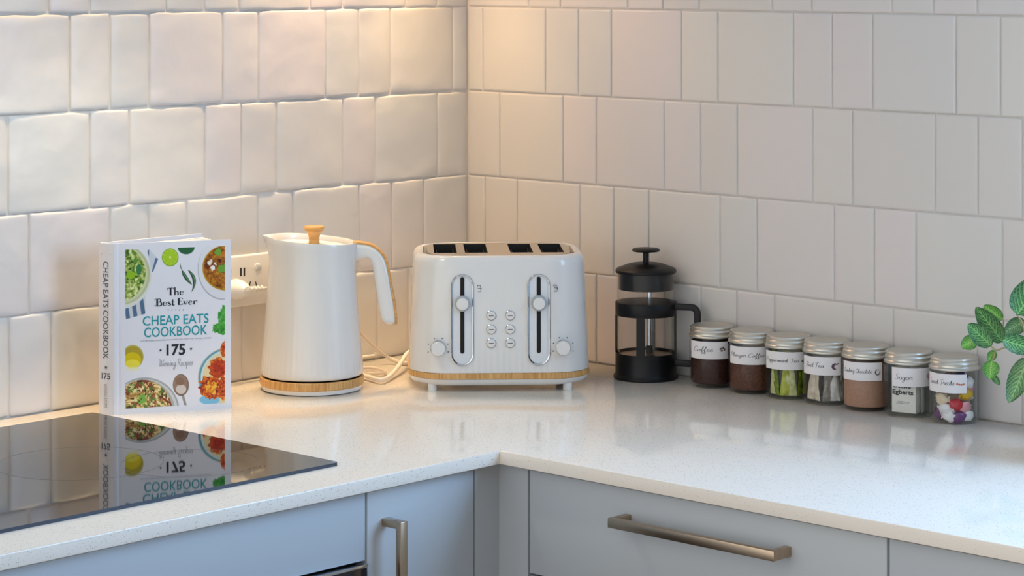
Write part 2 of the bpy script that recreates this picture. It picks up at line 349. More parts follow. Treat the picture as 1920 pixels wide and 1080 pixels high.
# ------------------------------------------------------------------ the setting
random.seed(3)
ROW_Z = [1.573 + .134 * 2, 1.573 + .134, 1.573, 1.4388, 1.3053, 1.1714, 1.0366, CT - 0.001]
def fill_joints(j, lo, hi):
    j = sorted(j); out = list(j); pat = [.134, .068, .134, .068, .068]; i = 0
    while out[0] > lo: out.insert(0, out[0] - pat[i % 5]); i += 1
    i = 2
    while out[-1] < hi: out.append(out[-1] + pat[i % 5]); i += 1
    return [max(lo, min(hi, a)) for a in out]
def tiles(rows, lo, hi, to3d, wavy, seed):
    """one glazed, softly cushioned tile after another; height field along the wall normal"""
    mb = MB(); rnd = random.Random(seed); N = 14; gp = .0007
    for r, js in enumerate(rows):
        z1, z0 = ROW_Z[r], ROW_Z[r + 1]
        js = fill_joints(js, lo, hi)
        for a, b in zip(js, js[1:]):
            if b - a < .008: continue
            a2, b2 = a + gp + rnd.uniform(-.0004, .0004), b - gp + rnd.uniform(-.0004, .0004)
            za, zb = z0 + gp + rnd.uniform(-.0006, .0006) * wavy, z1 - gp + rnd.uniform(-.0008, .0008) * wavy
            off = Vector((rnd.random() * 90, rnd.random() * 90, 0)); lift = rnd.uniform(0, .0008) * wavy
            tu, tv = rnd.uniform(-.006, .006) * wavy, rnd.uniform(-.006, .006) * wavy
            st = [0, .007, .016, .03, .06, .12, .2, .32, .44, .56, .68, .8, .88, .94, .97, .984, .993, 1]; vs = []
            for i in st:
                for k in st:
                    u, v = a2 + (b2 - a2) * i, za + (zb - za) * k
                    e = min(u - a2, b2 - u, v - za, zb - v)
                    h = -.0017 * (1 - min(1, e / .0024)) ** 2.4 - .0014 * wavy * (1 - min(1, min(u - a2, b2 - u) / .018)) ** 2 - .0007 * wavy * (1 - min(1, min(v - za, zb - v) / .008)) ** 2
                    q = Vector((u * 17, v * 17, 0)) + off
                    h += wavy * (.0011 * mnoise.noise(q) + .0008 * mnoise.noise(Vector((u * 22, v * 60, 4)) + off)) + lift
                    h += tu * (u - (a + b) / 2) + tv * (v - (z0 + z1) / 2)
                    vv = v + (.0017 * wavy * mnoise.noise(Vector((u * 45, off.x, v * 3)))) * (1 if k > .9 else (.6 if k < .1 else 0))
                    uu = u + (.0005 * wavy * mnoise.noise(Vector((v * 40, off.y, u * 3)))) * (1 if i > .9 or i < .1 else 0)
                    vs.append(to3d(uu, vv, h))
            n = len(st)
            mb.add(vs, [(i * n + k, i * n + k + 1, (i + 1) * n + k + 1, (i + 1) * n + k) for i in range(n - 1) for k in range(n - 1)], 0, True)
    return mb
L_ROWS = [[-.77, -.70, -.566, -.50, -.30, -.23, -.097], [-.845, -.71, -.642, -.575, -.44, -.37, -.236, -.168],
    [-.8114, -.7427, -.6096, -.5396, -.4747, -.3364, -.2692, -.1375, -.0684], [-.7768, -.708, -.64, -.5059, -.438, -.3052, -.236, -.1696, -.0327],
    [-.8781, -.7427, -.6747, -.5386, -.4707, -.4029, -.2692, -.2013, -.0673], [-.8437, -.708, -.64, -.5719, -.438, -.3704, -.236, -.1662, -.0979],
    [-.8755, -.807, -.6729, -.6057, -.4686, -.4018, -.2681, -.198, -.1305]]
R_ROWS = [[.10, .166, .3, .367, .435, .57], [.035, .167, .235, .30, .437, .505],
    [.1317, .1976, .3333, .4017, .4704, .6047, .673, .8086, .8759, .9447], [.1665, .2349, .3016, .4373, .5051, .6414, .7087, .7769, .9114, .98],
    [.0689, .2031, .2716, .4048, .4734, .5413, .6748, .7431, .8785, .9456, 1.014], [.0376, .1068, .2381, .3058, .3749, .5091, .577, .7123, .7796, .8477, .9833],
    [.0689, .1360, .2716, .4058, .4734, .5404, .6085, .7431, .8113, .9447, 1.014]]
WL_END, WR_END = -2.1, 1.36
wl = tiles(L_ROWS, WL_END, 0.0, lambda u, v, h: (h, u, v), 1.0, 5)
for i, f in enumerate(wl.f): wl.f[i] = f
wl.box(-.12, -.0022, WL_END, .12, CT - .03, ROW_Z[0] + .002, mi=1)
wl.box(-.12, -.0022, WL_END, .12, 0, CT - .03, mi=2); wl.box(-.12, 0, WL_END, .12, ROW_Z[0] + .002, 2.45, mi=2)
struct('wall_left', wl, [TILE, GROUT, PLASTER])
wr = tiles(R_ROWS, 0.0, WR_END, lambda u, v, h: (u, -h, v), 0.22, 8)
wr.f = [tuple(reversed(f)) for f in wr.f]
wr.box(-.0028, WR_END, .0022, .12, CT - .03, ROW_Z[0] + .002, mi=1)
wr.box(-.0028, WR_END, .0022, .12, 0, CT - .03, mi=2); wr.box(-.0028, WR_END, 0, .12, ROW_Z[0] + .002, 2.45, mi=2)
wr.box(WR_END, 2.65, 0, .12, 0, 1.06, mi=2); wr.box(WR_END, 2.65, 0, .12, 2.16, 2.45, mi=2); wr.box(2.65, 3.0, 0, .12, 0, 2.45, mi=2)
struct('wall_right', wr, [TILE, GROUT, PLASTER])
wf = MB()
for b in ((WR_END, WR_END + .04, 1.06, 2.16), (2.61, 2.65, 1.06, 2.16), (1.98, 2.02, 1.10, 2.12), (WR_END + .04, 2.61, 1.06, 1.10), (WR_END + .04, 2.61, 2.12, 2.16)):
    wf.box(b[0], b[1], .005, .05, b[2], b[3], .003)
struct('window_1', wf, WHITE2)
t = Mat('timber_floor', rough=0.45); t.l(t.ramp(t.noise(1, t.coords((3, 40, 3)), 4), [(.3, rgb(140, 112, 84)), (.7, rgb(172, 142, 110))]), t.p.inputs['Base Color'])
struct('floor', MB().box(-.12, 4.2, -4.2, .12, -.05, 0), t.m)

struct('ceiling', MB().box(-.12, 3.0, -2.1, .12, 2.45, 2.5), PLASTER)
# ------------------------------------------------------------------ worktop and cabinets
FX, FY, TH = .630, -.590, .017
def cbox(mb, x0, x1, y0, y1, z0, z1): return mb.box(x0, x1, y0, y1, z0, z1)
poly = [(.004, -.004), (.004, -2.1), (FX, -2.1), (FX, FY), (2.6, FY), (2.6, -.004)]
bm = bmesh.new(); vs = [bm.verts.new((x, y, CT - TH)) for x, y in poly]; f = bm.faces.new(vs)
ex = bmesh.ops.extrude_face_region(bm, geom=[f]); bmesh.ops.translate(bm, verts=[v for v in ex['geom'] if isinstance(v, bmesh.types.BMVert)], vec=(0, 0, TH))
bmesh.ops.recalc_face_normals(bm, faces=bm.faces[:])
edges = [e for e in bm.edges if all(abs(v.co.z - CT) < 1e-6 for v in e.verts) or all(abs(v.co.z - CT + TH) < 1e-6 for v in e.verts)]
bmesh.ops.bevel(bm, geom=edges, offset=.0014, segments=3, profile=.5, affect='EDGES'); bm.verts.index_update()
mb = MB().add([v.co for v in bm.verts], [[v.index for v in f.verts] for f in bm.faces], 0, True); bm.free()
tag(obj('worktop', mb, STONE, sharp=30), 'cream speckled stone worktop running round the corner in an L', 'worktop')

DX, DY, ZT = .612, -.572, CT - TH - .001       # faces of the doors on each run, their top
gap = .0016
yA = on_x(687, 1000, DX).y; yB = on_x(890, 950, DX).y
xA = on_y(991, 950, DY).x; xB = on_y(1665, 1040, DY).x
oven_top = on_x(687, 1055, DX).z
# left run
cb = thing('base_cabinet', 'pale grey base cabinet with upright bar handle left of the inner corner', 'cabinet', (0, 0, 0))
obj('body', MB().box(.02, DX - .02, yA + gap, yB - gap, .10, ZT - .002), CARC, cb)
d = obj('door', MB().box(DX - .019, DX, yA + gap, yB - gap, .12, ZT - .004, .0012), CAB, cb)
def bar_handle(name, p0, p1, out, wdt, parent, thick=.009):
    """square bar bow handle between two feet; out = outward normal"""
    p0, p1, out = Vector(p0), Vector(p1), Vector(out); ax = (p1 - p0).normalized(); sd = ax.cross(out)
    mb = MB()
    def bx(a0, a1, o0, o1):
        vs = [p0 + ax * a + out * o + sd * s for a in (a0, a1) for o in (o0, o1) for s in (-wdt / 2, wdt / 2)]
        bm = bmesh.new(); V = [bm.verts.new(v) for v in vs]
        for q in ((0, 1, 3, 2), (4, 6, 7, 5), (0, 4, 5, 1), (2, 3, 7, 6), (0, 2, 6, 4), (1, 5, 7, 3)): bm.faces.new([V[i] for i in q])
        bmesh.ops.recalc_face_normals(bm, faces=bm.faces[:]); bmesh.ops.bevel(bm, geom=bm.edges[:], offset=.0007, segments=2, profile=.5, affect='EDGES'); bm.verts.index_update()
        mb.add([v.co for v in bm.verts], [[v.index for v in f.verts] for f in bm.faces], 0, True); bm.free()
    L = (p1 - p0).length
    bx(0, L, .024, .024 + thick); bx(0, thick, 0, .0245); bx(L - thick, L, 0, .0245)
    return obj(name, mb, STEEL, parent)
hz = on_x(757, 982, DX + .033); hy = hz.y + .001
bar_handle('handle', (DX, hy, hz.z + .002), (DX, hy, hz.z - .19), (1, 0, 0), .0115, d)
tag(obj('corner_filler', MB().box(DX - .02, DX - .001, yB + gap, DY + .0185, .10, ZT - .002).box(DX - .001, xA - gap, DY + .0005, DY + .0185, .10, ZT - .002), CAB),
    'narrow grey corner panel filling the inside angle between the two cabinet runs', 'panel')
tag(obj('filler_panel', MB().box(DX - .019, DX, -2.08, yA - gap, oven_top + .003, ZT - .004, .0012), CAB), 'long pale grey panel under the worktop above the oven', 'panel')
ov = thing('oven', 'black glass built-in oven below the grey panel, only its top edge showing', 'oven', (0, 0, 0))
obj('body', MB().box(.03, DX - .02, -1.30, yA - gap, .30, oven_top), CARC, ov)
obj('door', MB().box(DX - .019, DX + .004, -1.30, yA - gap - .001, .32, oven_top - .004, .001), M('oven_glass', (.01, .01, .012, 1), .06), ov)
obj('trim', MB().box(DX - .019, DX + .006, -1.30, yA - gap - .001, oven_top - .0038, oven_top, .0006), CHROME, ov)
tag(obj('base_cabinet', MB().box(.02, DX - .001, -2.08, -1.304, .10, oven_top + .001), CAB), 'grey cabinet beyond the oven at the left end', 'cabinet')
# right run
zd = on_y(993, 1077, DY).z
cr = thing('drawer_unit', 'grey drawer unit with long bar handle right of the inner corner', 'cabinet', (0, 0, 0))
obj('body', MB().box(xA + gap, xB - gap, DY + .02, -.02, .10, ZT - .002), CARC, cr)
d1 = obj('drawer', MB().box(xA + gap, xB - gap, DY, DY + .019, zd + gap, ZT - .004, .0012), CAB, cr)
d2 = obj('drawer', MB().box(xA + gap, xB - gap, DY, DY + .019, .12, zd - gap, .0012), CAB, cr)
h0 = on_y(1139, 984, DY - .033); h1 = on_y(1456, 1041, DY - .033)
hzz = (h0.z + h1.z) / 2
bar_handle('handle', (h0.x, DY, hzz), (h1.x - .004, DY, hzz), (0, -1, 0), .0115, d1)
bar_handle('handle', (h0.x, DY, zd - .06), (h1.x - .004, DY, zd - .06), (0, -1, 0), .0115, d2)
cr2 = thing('drawer_unit', 'grey cabinet front at the right end of the worktop, without a handle in view', 'cabinet', (0, 0, 0))
obj('body', MB().box(xB + gap, 2.58, DY + .02, -.02, .10, ZT - .002), CARC, cr2)
obj('drawer', MB().box(xB + gap, 2.58, DY, DY + .019, zd + gap, ZT - .004, .0012), CAB, cr2)
obj('drawer', MB().box(xB + gap, 2.58, DY, DY + .019, .12, zd - gap, .0012), CAB, cr2)
tag(obj('plinth', MB().box(.03, DX - .06, -2.08, DY + .06, 0, .099).box(DX - .06, 2.58, DY + .06, -.03, 0, .099), CARC), 'dark plinth under the base cabinets', 'plinth')

uc = thing('wall_cabinet', 'pale wall cabinet hung on the left tiled wall above the view', 'cabinet', (0, 0, 0))
obj('body', MB().box(.003, .325, -2.08, -.004, 1.66, 2.40), CAB, uc)
for k in range(4): obj('door', MB().box(.3255, .345, -2.08 + .519 * k + .0015, -2.08 + .519 * (k + 1) - .0015, 1.655, 2.40, .0012), CAB, uc)
# ------------------------------------------------------------------ cooktop
ck = thing('cooktop', 'black glass induction cooktop set on the worktop in front of the cookbook', 'cooktop', (0, 0, CT))
cx0, cx1, cy0, cy1 = .066, .551, -1.55, -.7885
pl = [(cx0 + x, cy0 + y) for x, y in [(0, 0), (cx1 - cx0, 0), (cx1 - cx0, cy1 - cy0), (0, cy1 - cy0)]]
rr = [((cx0 + cx1) / 2 + x, (cy0 + cy1) / 2 + y) for x, y in rrect((cx1 - cx0) / 2, (cy1 - cy0) / 2, .006, 6)]
obj('glass_panel', MB().prism(rr, .0002, .0042, 0, 1), [GLASSTOP, GLASSEDGE], ck)
for px, py, r in ((356, 868, .083), (150, 868, .10)):
    c = on_z(px, py, CT + .0042)
    R0 = [(c.x + r * math.cos(a * PI / 48), c.y + r * math.sin(a * PI / 48), .0043) for a in range(96)]
    R1 = [(c.x + (r - .0007) * math.cos(a * PI / 48), c.y + (r - .0007) * math.sin(a * PI / 48), .0043) for a in range(96)]
    obj('cooking_zone_ring', MB().rings([R1, R0], 0, False), RINGM, ck)

# ------------------------------------------------------------------ wall socket
so = on_x(461, 524, 0)
sk = thing('wall_socket', 'white double power socket on the tiles between cookbook and kettle', 'socket', (.0006, so.y, so.z))
obj('faceplate', MB().box(0, .0085, -.058, .058, -.037, .037, .0025, seg=3), WHITE2, sk)
def sy(px, py): p = on_x(px, py, .009); return p.y - so.y, p.z - so.z
for s in (-1, 1):
    y0, z0 = sy(483, 501)
    if s == -1: y0 = -.042
    obj('switch', MB().lathe([(0, 0), (.0062, 0), (.0062, .0015), (.0055, .0022), (0, .0022)], 24).map(lambda p: (p.z + .008, p.y + y0, p.x + z0))
        .box(.009, .0125, y0 - .0045, y0 + .0045, z0 - .003, z0 + .0048, .0009), WHITE, sk)
for px in (451.5, 458):
    y1, z1 = sy(px, 510); obj('usb_port', MB().box(.0080, .0088, y1 - .0015, y1 + .0015, z1 - .0062, z1 + .0062, .0003), DARK, sk)
for px, tl in ((468.5, .32), (480, -.32)):
    y1, z1 = sy(px, 532)
    obj('socket_slot', MB().box(.0081, .0088, -.0010, .0010, -.0034, .0034, .0003).map(lambda p: (p.x, y1 + p.y * math.cos(tl) + p.z * math.sin(tl), z1 - p.y * math.sin(tl) + p.z * math.cos(tl))), DARK, sk)
CORDM = M('white_cord', rgb(226, 220, 214), .45); CORDG = M('grey_cord', rgb(196, 186, 178), .45)
pp = on_x(447, 543, .02)
c1 = thing('power_cord', 'white plug and thin cord running from the wall socket behind the kettle to the toaster', 'power cord', (0, 0, 0))
obj('plug', MB().lathe([(0, .0), (.0135, 0), (.0150, .004), (.0140, .014), (.0105, .024), (.006, .030), (0, .031)], 28).map(lambda p: (p.z + .0094, pp.y + p.x * 1.02, pp.z + p.y)), WHITE2, c1)
rb = MB(); ya = pp.y + .012; cxx = .026
rb.tube([(cxx, ya, pp.z), (cxx, ya + .030, pp.z - .002)], .0028, 10)
for k in range(4): rb.tube([(cxx, ya + .004 + k * .0065, pp.z - .001), (cxx, ya + .0075 + k * .0065, pp.z - .001)], .0043, 12)
obj('strain_relief', rb, WHITE2, c1)
pts = [(cxx, ya + .029, pp.z - .002), (cxx, ya + .07, pp.z - .004), (.028, ya + .12, pp.z - .02), on_x(655, 600, .032), on_x(680, 628, .036), on_x(705, 653, .044), on_x(733, 673, .055), on_x(765, 689, .085), (.125, -.215, CT + .02)]
pts = [Vector((p[0], p[1], max(p[2], CT + .0045))) for p in pts]
obj('cord', MB().tube(smooth_path(pts, 8), .0021, 10), CORDG, c1)
q = smooth_path(pts, 8); seg = [p for p in q if on_x(731, 670, .055).y < p.y < on_x(762, 688, .08).y]
if len(seg) > 2: obj('sleeve', MB().tube(seg, .0032, 10), CORDG, c1)
c2 = thing('power_cord', 'thicker white cord looping over the worktop from the kettle base towards the toaster', 'power cord', (0, 0, 0))
pts = [on_z(a, b, CT + .006) for a, b in ((655, 697), (672, 701), (690, 706), (708, 712), (722, 711))] + [on_z(738, 698, CT + .009), on_z(752, 680, CT + .016), on_z(762, 664, CT + .022), on_z(775, 655, CT + .020)]
obj('cord', MB().tube(smooth_path(pts, 8), .0032, 10), CORDM, c2)
pts = [on_z(a, b, CT + .0045) for a, b in ((675, 690), (700, 690), (722, 697), (705, 701), (676, 699))]
obj('loop', MB().tube(smooth_path(pts, 8), .0022, 8), CORDG, c2)
c3 = thing('cable', 'short white cable end lying against the foot of the tiles right of the kettle', 'cable', (0, 0, 0))
a, b = on_x(672, 670, .012), on_x(702, 666, .012)
obj('cord', MB().tube([a, b], .0018, 8), CORDM, c3); obj('end_cap', MB().tube([b, b + (b - a).normalized() * .0022], .0042, 14), CORDG, c3)

# ------------------------------------------------------------------ cookbook
A, B2 = Vector((.0847, -.768, 0)), Vector((.1597, -.6265, 0)); S0 = Vector((.0616, -.7734, 0)); Dk = Vector((.074, -.606, 0))
BH = .2295; CW = (B2 - A).length; ed = (B2 - A).normalized(); en = Vector((ed.y, -ed.x, 0))
book = thing('cookbook', 'white cookbook standing ajar on the worktop behind the cooktop', 'book', (0, 0, CT))
U0, UW = 78.0, 690.0
def uv_of(x, y):
    u = (x - U0) / UW; top, bot = 108 - 23 * u, 1050 - 45 * u; return u, (y - top) / (bot - top)
def groove(u): return -.0009 * math.exp(-((u - .045) / .012) ** 2)
def cov(u, v, off=0.0): p = A + ed * (u * CW) + en * (off + groove(u)); return (p.x, p.y, (1 - v) * BH)
def vnoise(X, Y, sc, seed):
    r = np.random.RandomState(seed); n = 256; g = r.rand(n, n); x, y = X / sc, Y / sc; xi, yi = np.floor(x).astype(int), np.floor(y).astype(int); fx, fy = x - xi, y - yi
    fx, fy = fx * fx * (3 - 2 * fx), fy * fy * (3 - 2 * fy); a = g[xi % n, yi % n]; b = g[(xi + 1) % n, yi % n]; c = g[xi % n, (yi + 1) % n]; dd = g[(xi + 1) % n, (yi + 1) % n]
    return (a * (1 - fx) + b * fx) * (1 - fy) + (c * (1 - fx) + dd * fx) * fy
def art(X, Y):
    """the printed picture: X, Y are the print's own coordinates; returns sRGB 0..255"""
    C = np.zeros(X.shape + (3,)); C[:] = (226, 226, 232)
    sm = lambda d, e=1.6: np.clip(d / e + .5, 0, 1)
    def put(mask, col):
        nonlocal C
        col = np.asarray(col, float); C = C * (1 - mask[..., None]) + col * mask[..., None]
    def ell(cx, cy, rx, ry): return (1 - np.sqrt(((X - cx) / rx) ** 2 + ((Y - cy) / ry) ** 2)) * min(rx, ry)
    def pal(n, cols):
        k = np.clip((n - .22) / .56, 0, .999) * (len(cols) - 1); i = np.floor(k).astype(int); f = (k - i)[..., None]; cols = np.asarray(cols, float); return cols[i] * (1 - f) + cols[np.minimum(i + 1, len(cols) - 1)] * f
    def poly(pts):
        m = np.full(X.shape, 1e9)
        for (x0, y0), (x1, y1) in zip(pts, pts[1:] + pts[:1]):
            L = math.hypot(x1 - x0, y1 - y0); m = np.minimum(m, ((x1 - x0) * (Y - y0) - (y1 - y0) * (X - x0)) / L)
        return m
    n1, n2, n3 = vnoise(X, Y, 16, 1), vnoise(X, Y, 8, 2), vnoise(X, Y, 4.5, 3); mixn = .45 * n1 + .35 * n2 + .2 * n3; mixb = .3 * n1 + .4 * n2 + .3 * vnoise(X + 77, Y, 5, 9)
    # napkin
    put(sm(poly([(147, 465), (262, 395), (262, 492), (147, 524)])), (206, 208, 212))
    for a in (147, 192, 240): put(sm(np.minimum(poly([(147, 465), (262, 395), (262, 492), (147, 524)]), 12 - np.abs(X - a - 6 - (Y - 460) * .16))), (84, 112, 142))
    put(sm(poly([(276, 160), (285, 138), (338, 190), (300, 262)])), (205, 210, 218)); put(sm(poly([(300, 262), (322, 185), (338, 190), (308, 262)])), (88, 112, 146)); put(sm(poly([(274, 150), (284, 138), (284, 178)])), (80, 100, 130))
    # green salad bowl
    put(sm(ell(112, 285, 186, 182)), (216, 220, 212)); put(sm(ell(112, 275, 178, 170)), (186, 192, 150)); put(sm(ell(100, 275, 176, 166)), (205, 208, 168))
    sal = pal(mixn, [(40, 78, 34), (74, 112, 42), (122, 152, 62), (168, 186, 92), (206, 214, 140), (228, 232, 190)])
    put(sm(ell(92, 270, 172, 158)), sal); put(sm(ell(178, 280, 26, 22)), (140, 186, 40)); put(sm(ell(225, 250, 16, 30)), (58, 124, 70)); put(sm(ell(205, 200, 12, 12)), (92, 142, 60))
    # lime, lime half, chillies
    put(sm(ell(408, 183, 49, 49)), (132, 176, 30)); put(sm(ell(408, 182, 43, 43)), (190, 214, 84)); an = np.arctan2(Y - 182, X - 408); seg = np.abs(np.sin(an * 4.5)); rr_ = np.hypot(X - 408, Y - 182)
    put(sm(ell(408, 182, 40, 40)) * np.clip(seg * 3, 0, 1), (164, 202, 40)); put(sm(6 - rr_), (226, 232, 150))
    put(sm(np.minimum(ell(502, 126, 50, 40), Y - 127)), (44, 98, 62))
    def chili(p0, p1, bend, wd):
        L = math.hypot(p1[0] - p0[0], p1[1] - p0[1]); tx, ty = (p1[0] - p0[0]) / L, (p1[1] - p0[1]) / L; s = (X - p0[0]) * tx + (Y - p0[1]) * ty; d = -(X - p0[0]) * ty + (Y - p0[1]) * tx; q = s / L
        dd = d - bend * 4 * q * (1 - q); wv = wd * np.sqrt(np.clip(q * 4, 0, 1)) * np.clip((1 - q) * 2.2, 0, 1) ** .6; put(sm(wv - np.abs(dd)) * ((q > 0) & (q < 1)), (48, 84, 54)); put(sm(wv * .3 - np.abs(dd + wv * .3)) * ((q > .1) & (q < .8)), (110, 142, 112))
    chili((478, 255), (536, 332), 5, 10); chili((514, 252), (534, 372), -26, 10); chili((466, 214), (484, 262), 4, 2.4)
    # curry bowl
    put(sm(ell(716, 248, 146, 166)), (176, 176, 184)); put(sm(ell(720, 242, 146, 166)), (222, 222, 226)); put(sm(ell(738, 240, 140, 124)), (182, 136, 30))
    cur = pal(mixn, [(82, 42, 22), (128, 72, 26), (156, 92, 34), (178, 116, 36), (206, 150, 44)]); put(sm(ell(742, 238, 136, 118)), cur)
    for cx, cy, r, c in ((640, 215, 12, (232, 226, 214)), (662, 240, 14, (238, 234, 228)), (650, 205, 9, (228, 216, 200)), (672, 218, 9, (236, 230, 220)), (690, 152, 20, (112, 160, 58)), (716, 244, 24, (104, 158, 60)), (722, 160, 12, (196, 110, 40)), (626, 236, 14, (112, 48, 34)), (700, 200, 12, (86, 40, 28))):
        put(sm(ell(cx, cy, r, r) + (n2 - .5) * 12), c)
    # coriander
    lf = np.maximum.reduce([ell(a, b, r, r) for a, b, r in ((690, 566, 26), (722, 540, 30), (712, 500, 24), (730, 466, 22), (716, 586, 22), (672, 578, 14), (728, 510, 26))]) + (n2 - .5) * 14
    put(sm(lf), pal(mixb, [(34, 112, 40), (62, 150, 56), (96, 182, 84)]))
    # oil bowl
    put(sm(ell(190, 728, 62, 64)), (188, 176, 92)); ridges = .5 + .5 * np.sin(np.arctan2(Y - 728, X - 190) * 34); put(sm(ell(190, 730, 57, 58)) * (.45 + .5 * ridges), (168, 146, 34)); put(sm(ell(188, 748, 50, 44)), (212, 190, 24)); put(sm(ell(188, 768, 42, 24)), (230, 216, 70)); put(sm(ell(190, 795, 40, 12)) * .6, (232, 230, 170))
    # pasta
    put(sm(ell(262, 1022, 200, 180)), (164, 168, 170)); put(sm(ell(258, 1024, 194, 172)), (204, 207, 206)); put(sm(ell(255, 1030, 182, 176)), (168, 172, 166))
    sw = np.sin(vnoise(X, Y, 60, 11) * 46); pas = pal(.5 + .24 * sw + .3 * (n3 - .5), [(150, 110, 60), (196, 164, 96), (222, 200, 138), (236, 222, 172)]); pm = sm(ell(250, 1034, 172, 178)); put(pm, pas)
    red = vnoise(X, Y, 26, 21) + .5 * (n2 - .5); put(pm * sm((red - .70) * 40), (134, 66, 46)); grn = vnoise(X, Y, 20, 31) + .5 * (n3 - .5); put(pm * sm((grn - .74) * 40), (78, 116, 44)); put(pm * sm(ell(243, 960, 24, 30) + (n2 - .5) * 16), (110, 166, 66)); put(pm * sm(ell(265, 862, 20, 14) + (n2 - .5) * 8), (126, 64, 52)); dk = vnoise(X, Y, 12, 41); put(pm * sm((dk - .8) * 40), (70, 46, 30))
    # spoon
    put(sm(7.5 - np.abs(X - 478 - (Y - 925) * .3)) * ((Y > 925) & (Y < 996)), (150, 142, 138)); put(sm(ell(471, 882, 47, 60)), (112, 92, 82)); put(sm(ell(470, 880, 42, 54)), (150, 122, 104)); put(sm(ell(472, 905, 30, 26)), (206, 196, 186)); put(sm(ell(466, 862, 26, 22)), (134, 104, 86))
    # chicken plate
    put(sm(ell(762, 842, 190, 168)), (168, 176, 176)); put(sm(ell(764, 842, 186, 164)), (86, 150, 158)); put(sm(ell(768, 842, 180, 158)), (196, 218, 222)); put(sm(ell(772, 842, 172, 150)), (226, 208, 162)); put(sm(ell(640, 962, 60, 26)), (122, 188, 216)); 
    chk = pal(mixb, [(92, 26, 12), (150, 46, 18), (190, 70, 22), (216, 110, 34), (232, 160, 52)])
    for cx, cy, rx, ry in ((690, 786, 54, 62), (648, 892, 70, 62), (736, 690, 26, 44), (722, 890, 34, 60)): put(sm(ell(cx, cy, rx, ry) + (n1 - .5) * 26), chk)
    put(sm(ell(652, 892, 36, 34) + (n2 - .5) * 22), pal(n2, [(206, 96, 24), (226, 150, 40), (240, 186, 70)])); put(sm(ell(690, 790, 40, 42) + (n2 - .5) * 30) * .6, (170, 44, 26))
    # white margin round the picture
    u = (X - U0) / UW; top, bot = 108 - 23 * u, 1050 - 45 * u; v = (Y - top) / (bot - top)
    ins = (X > 147) & (X < 732) & (v > .036) & (v < .967); C[~ins] = (226, 226, 232); return C
NU, NV = 300, 420
ug, vg = np.meshgrid(np.linspace(0, 1, NU), np.linspace(0, 1, NV)); XX = U0 + UW * ug; TT = 108 - 23 * ug; YY = TT + vg * ((1050 - 45 * ug) - TT)
img = np.clip(art(XX, YY), 0, 255) / 255; imgl = np.where(img <= .04045, img / 12.92, ((img + .055) / 1.055) ** 2.4)
mb = MB(); us = [i / (NU - 1) for i in range(NU)]
mb.v = [cov(u, j / (NV - 1), .0001) for j in range(NV) for u in us]
mb.f = [(j * NU + i, (j + 1) * NU + i, (j + 1) * NU + i + 1, j * NU + i + 1) for j in range(NV - 1) for i in range(NU - 1)]
mb.mi = [0] * len(mb.f); mb.sm = [True] * len(mb.f); NPRINT = len(mb.v)
def cover_text(geo, x0, x1, yb, hgt=None, mi=1, center=None):
    vs, fs, wd, ht = geo; ym = yb; u0, _ = uv_of(x0, yb); u1, _ = uv_of(x1, yb); _, v0 = uv_of((x0 + x1) / 2, yb); k = (u1 - u0) / wd
    ky = (hgt / 920.0 / ht) if hgt else k * CW / BH
    mb.add([cov(u0 + x * k, v0 - y * ky, .0004) for x, y in vs], fs, mi)
cover_text(fat_geo('The'), 392, 488, 389, 40); cover_text(fat_geo('Best Ever'), 322, 568, 444, 38)
for k in range(5): cover_text(star_geo(), 392 + k * 22, 401 + k * 22, 475, 9)
cover_text(text_geo('CHEAP EATS', .010), 247, 635, 550, 52, 2); cover_text(text_geo('COOKBOOK', .010), 255, 627, 614, 54, 2)
cover_text(text_geo('AFFORDABLE AND DELICIOUS RECIPES FOR THE WHOLE FAMILY'), 232, 652, 636, 7, 3)
cover_text(text_geo('175', .03), 386, 497, 720, 62); cover_text(star_geo(), 342, 361, 702, 19); cover_text(star_geo(), 521, 541, 693, 19)
cover_text(script_geo('Winning Recipes', .055), 342, 540, 778, 38, 3)
fc = obj('front_cover', mb, [PRINT, BLACKINK, TEAL, PALEINK], book, sharp=60)
at = fc.data.color_attributes.new('print', 'FLOAT_COLOR', 'POINT'); buf = np.ones((len(fc.data.vertices), 4), np.float32); buf[:NPRINT, :3] = imgl.reshape(-1, 3); at.data.foreach_set('color', buf.ravel())
def slab(p0, p1, nrm, th, z0=0.0, z1=BH):
    a, b = p0 - nrm * th, p1 - nrm * th; return MB().prism([(p0.x, p0.y), (a.x, a.y), (b.x, b.y), (p1.x, p1.y)], z0, z1)
fb = slab(A, B2, en, .0024); fb.map(lambda p: p - en * .0010 if (Vector((p.x, p.y, 0)) - A).dot(en) > -.0005 else p)
obj('front_board', fb, COVER, book)
sd = (A - S0).normalized(); sn = Vector((sd.y, -sd.x, 0))
sp = MB(); N = 9
prof = [S0 + sd * ((A - S0).length * i / (N - 1)) + sn * (.0022 * math.sin(PI * i / (N - 1))) for i in range(N)]
inner = [p - sn * .0018 for p in prof]
sp.prism([(p.x, p.y) for p in prof] + [(p.x, p.y) for p in reversed(inner)], 0, BH)
SL = (A - S0).length
def spine_pt(a, z): i = a / SL; p = S0 + sd * a + sn * (.0022 * math.sin(PI * i) + .0003); return (p.x, p.y, z)
def spine_text(geo, a0, a1, ztop, zbot, mi):
    vs, fs, wd, ht = geo; sp.add([spine_pt(a0 + (a1 - a0) * (y / ht), ztop - (ztop - zbot) * (x / wd)) for x, y in vs], fs, mi)
spine_text(text_geo('CHEAP EATS COOKBOOK', .005), .0075, .0165, BH * .895, BH * .325, 1)
sp.add([spine_pt(.0095 + .006 * x, BH * .262 + .006 * y) for x, y in star_geo()[0]], star_geo()[1], 1)
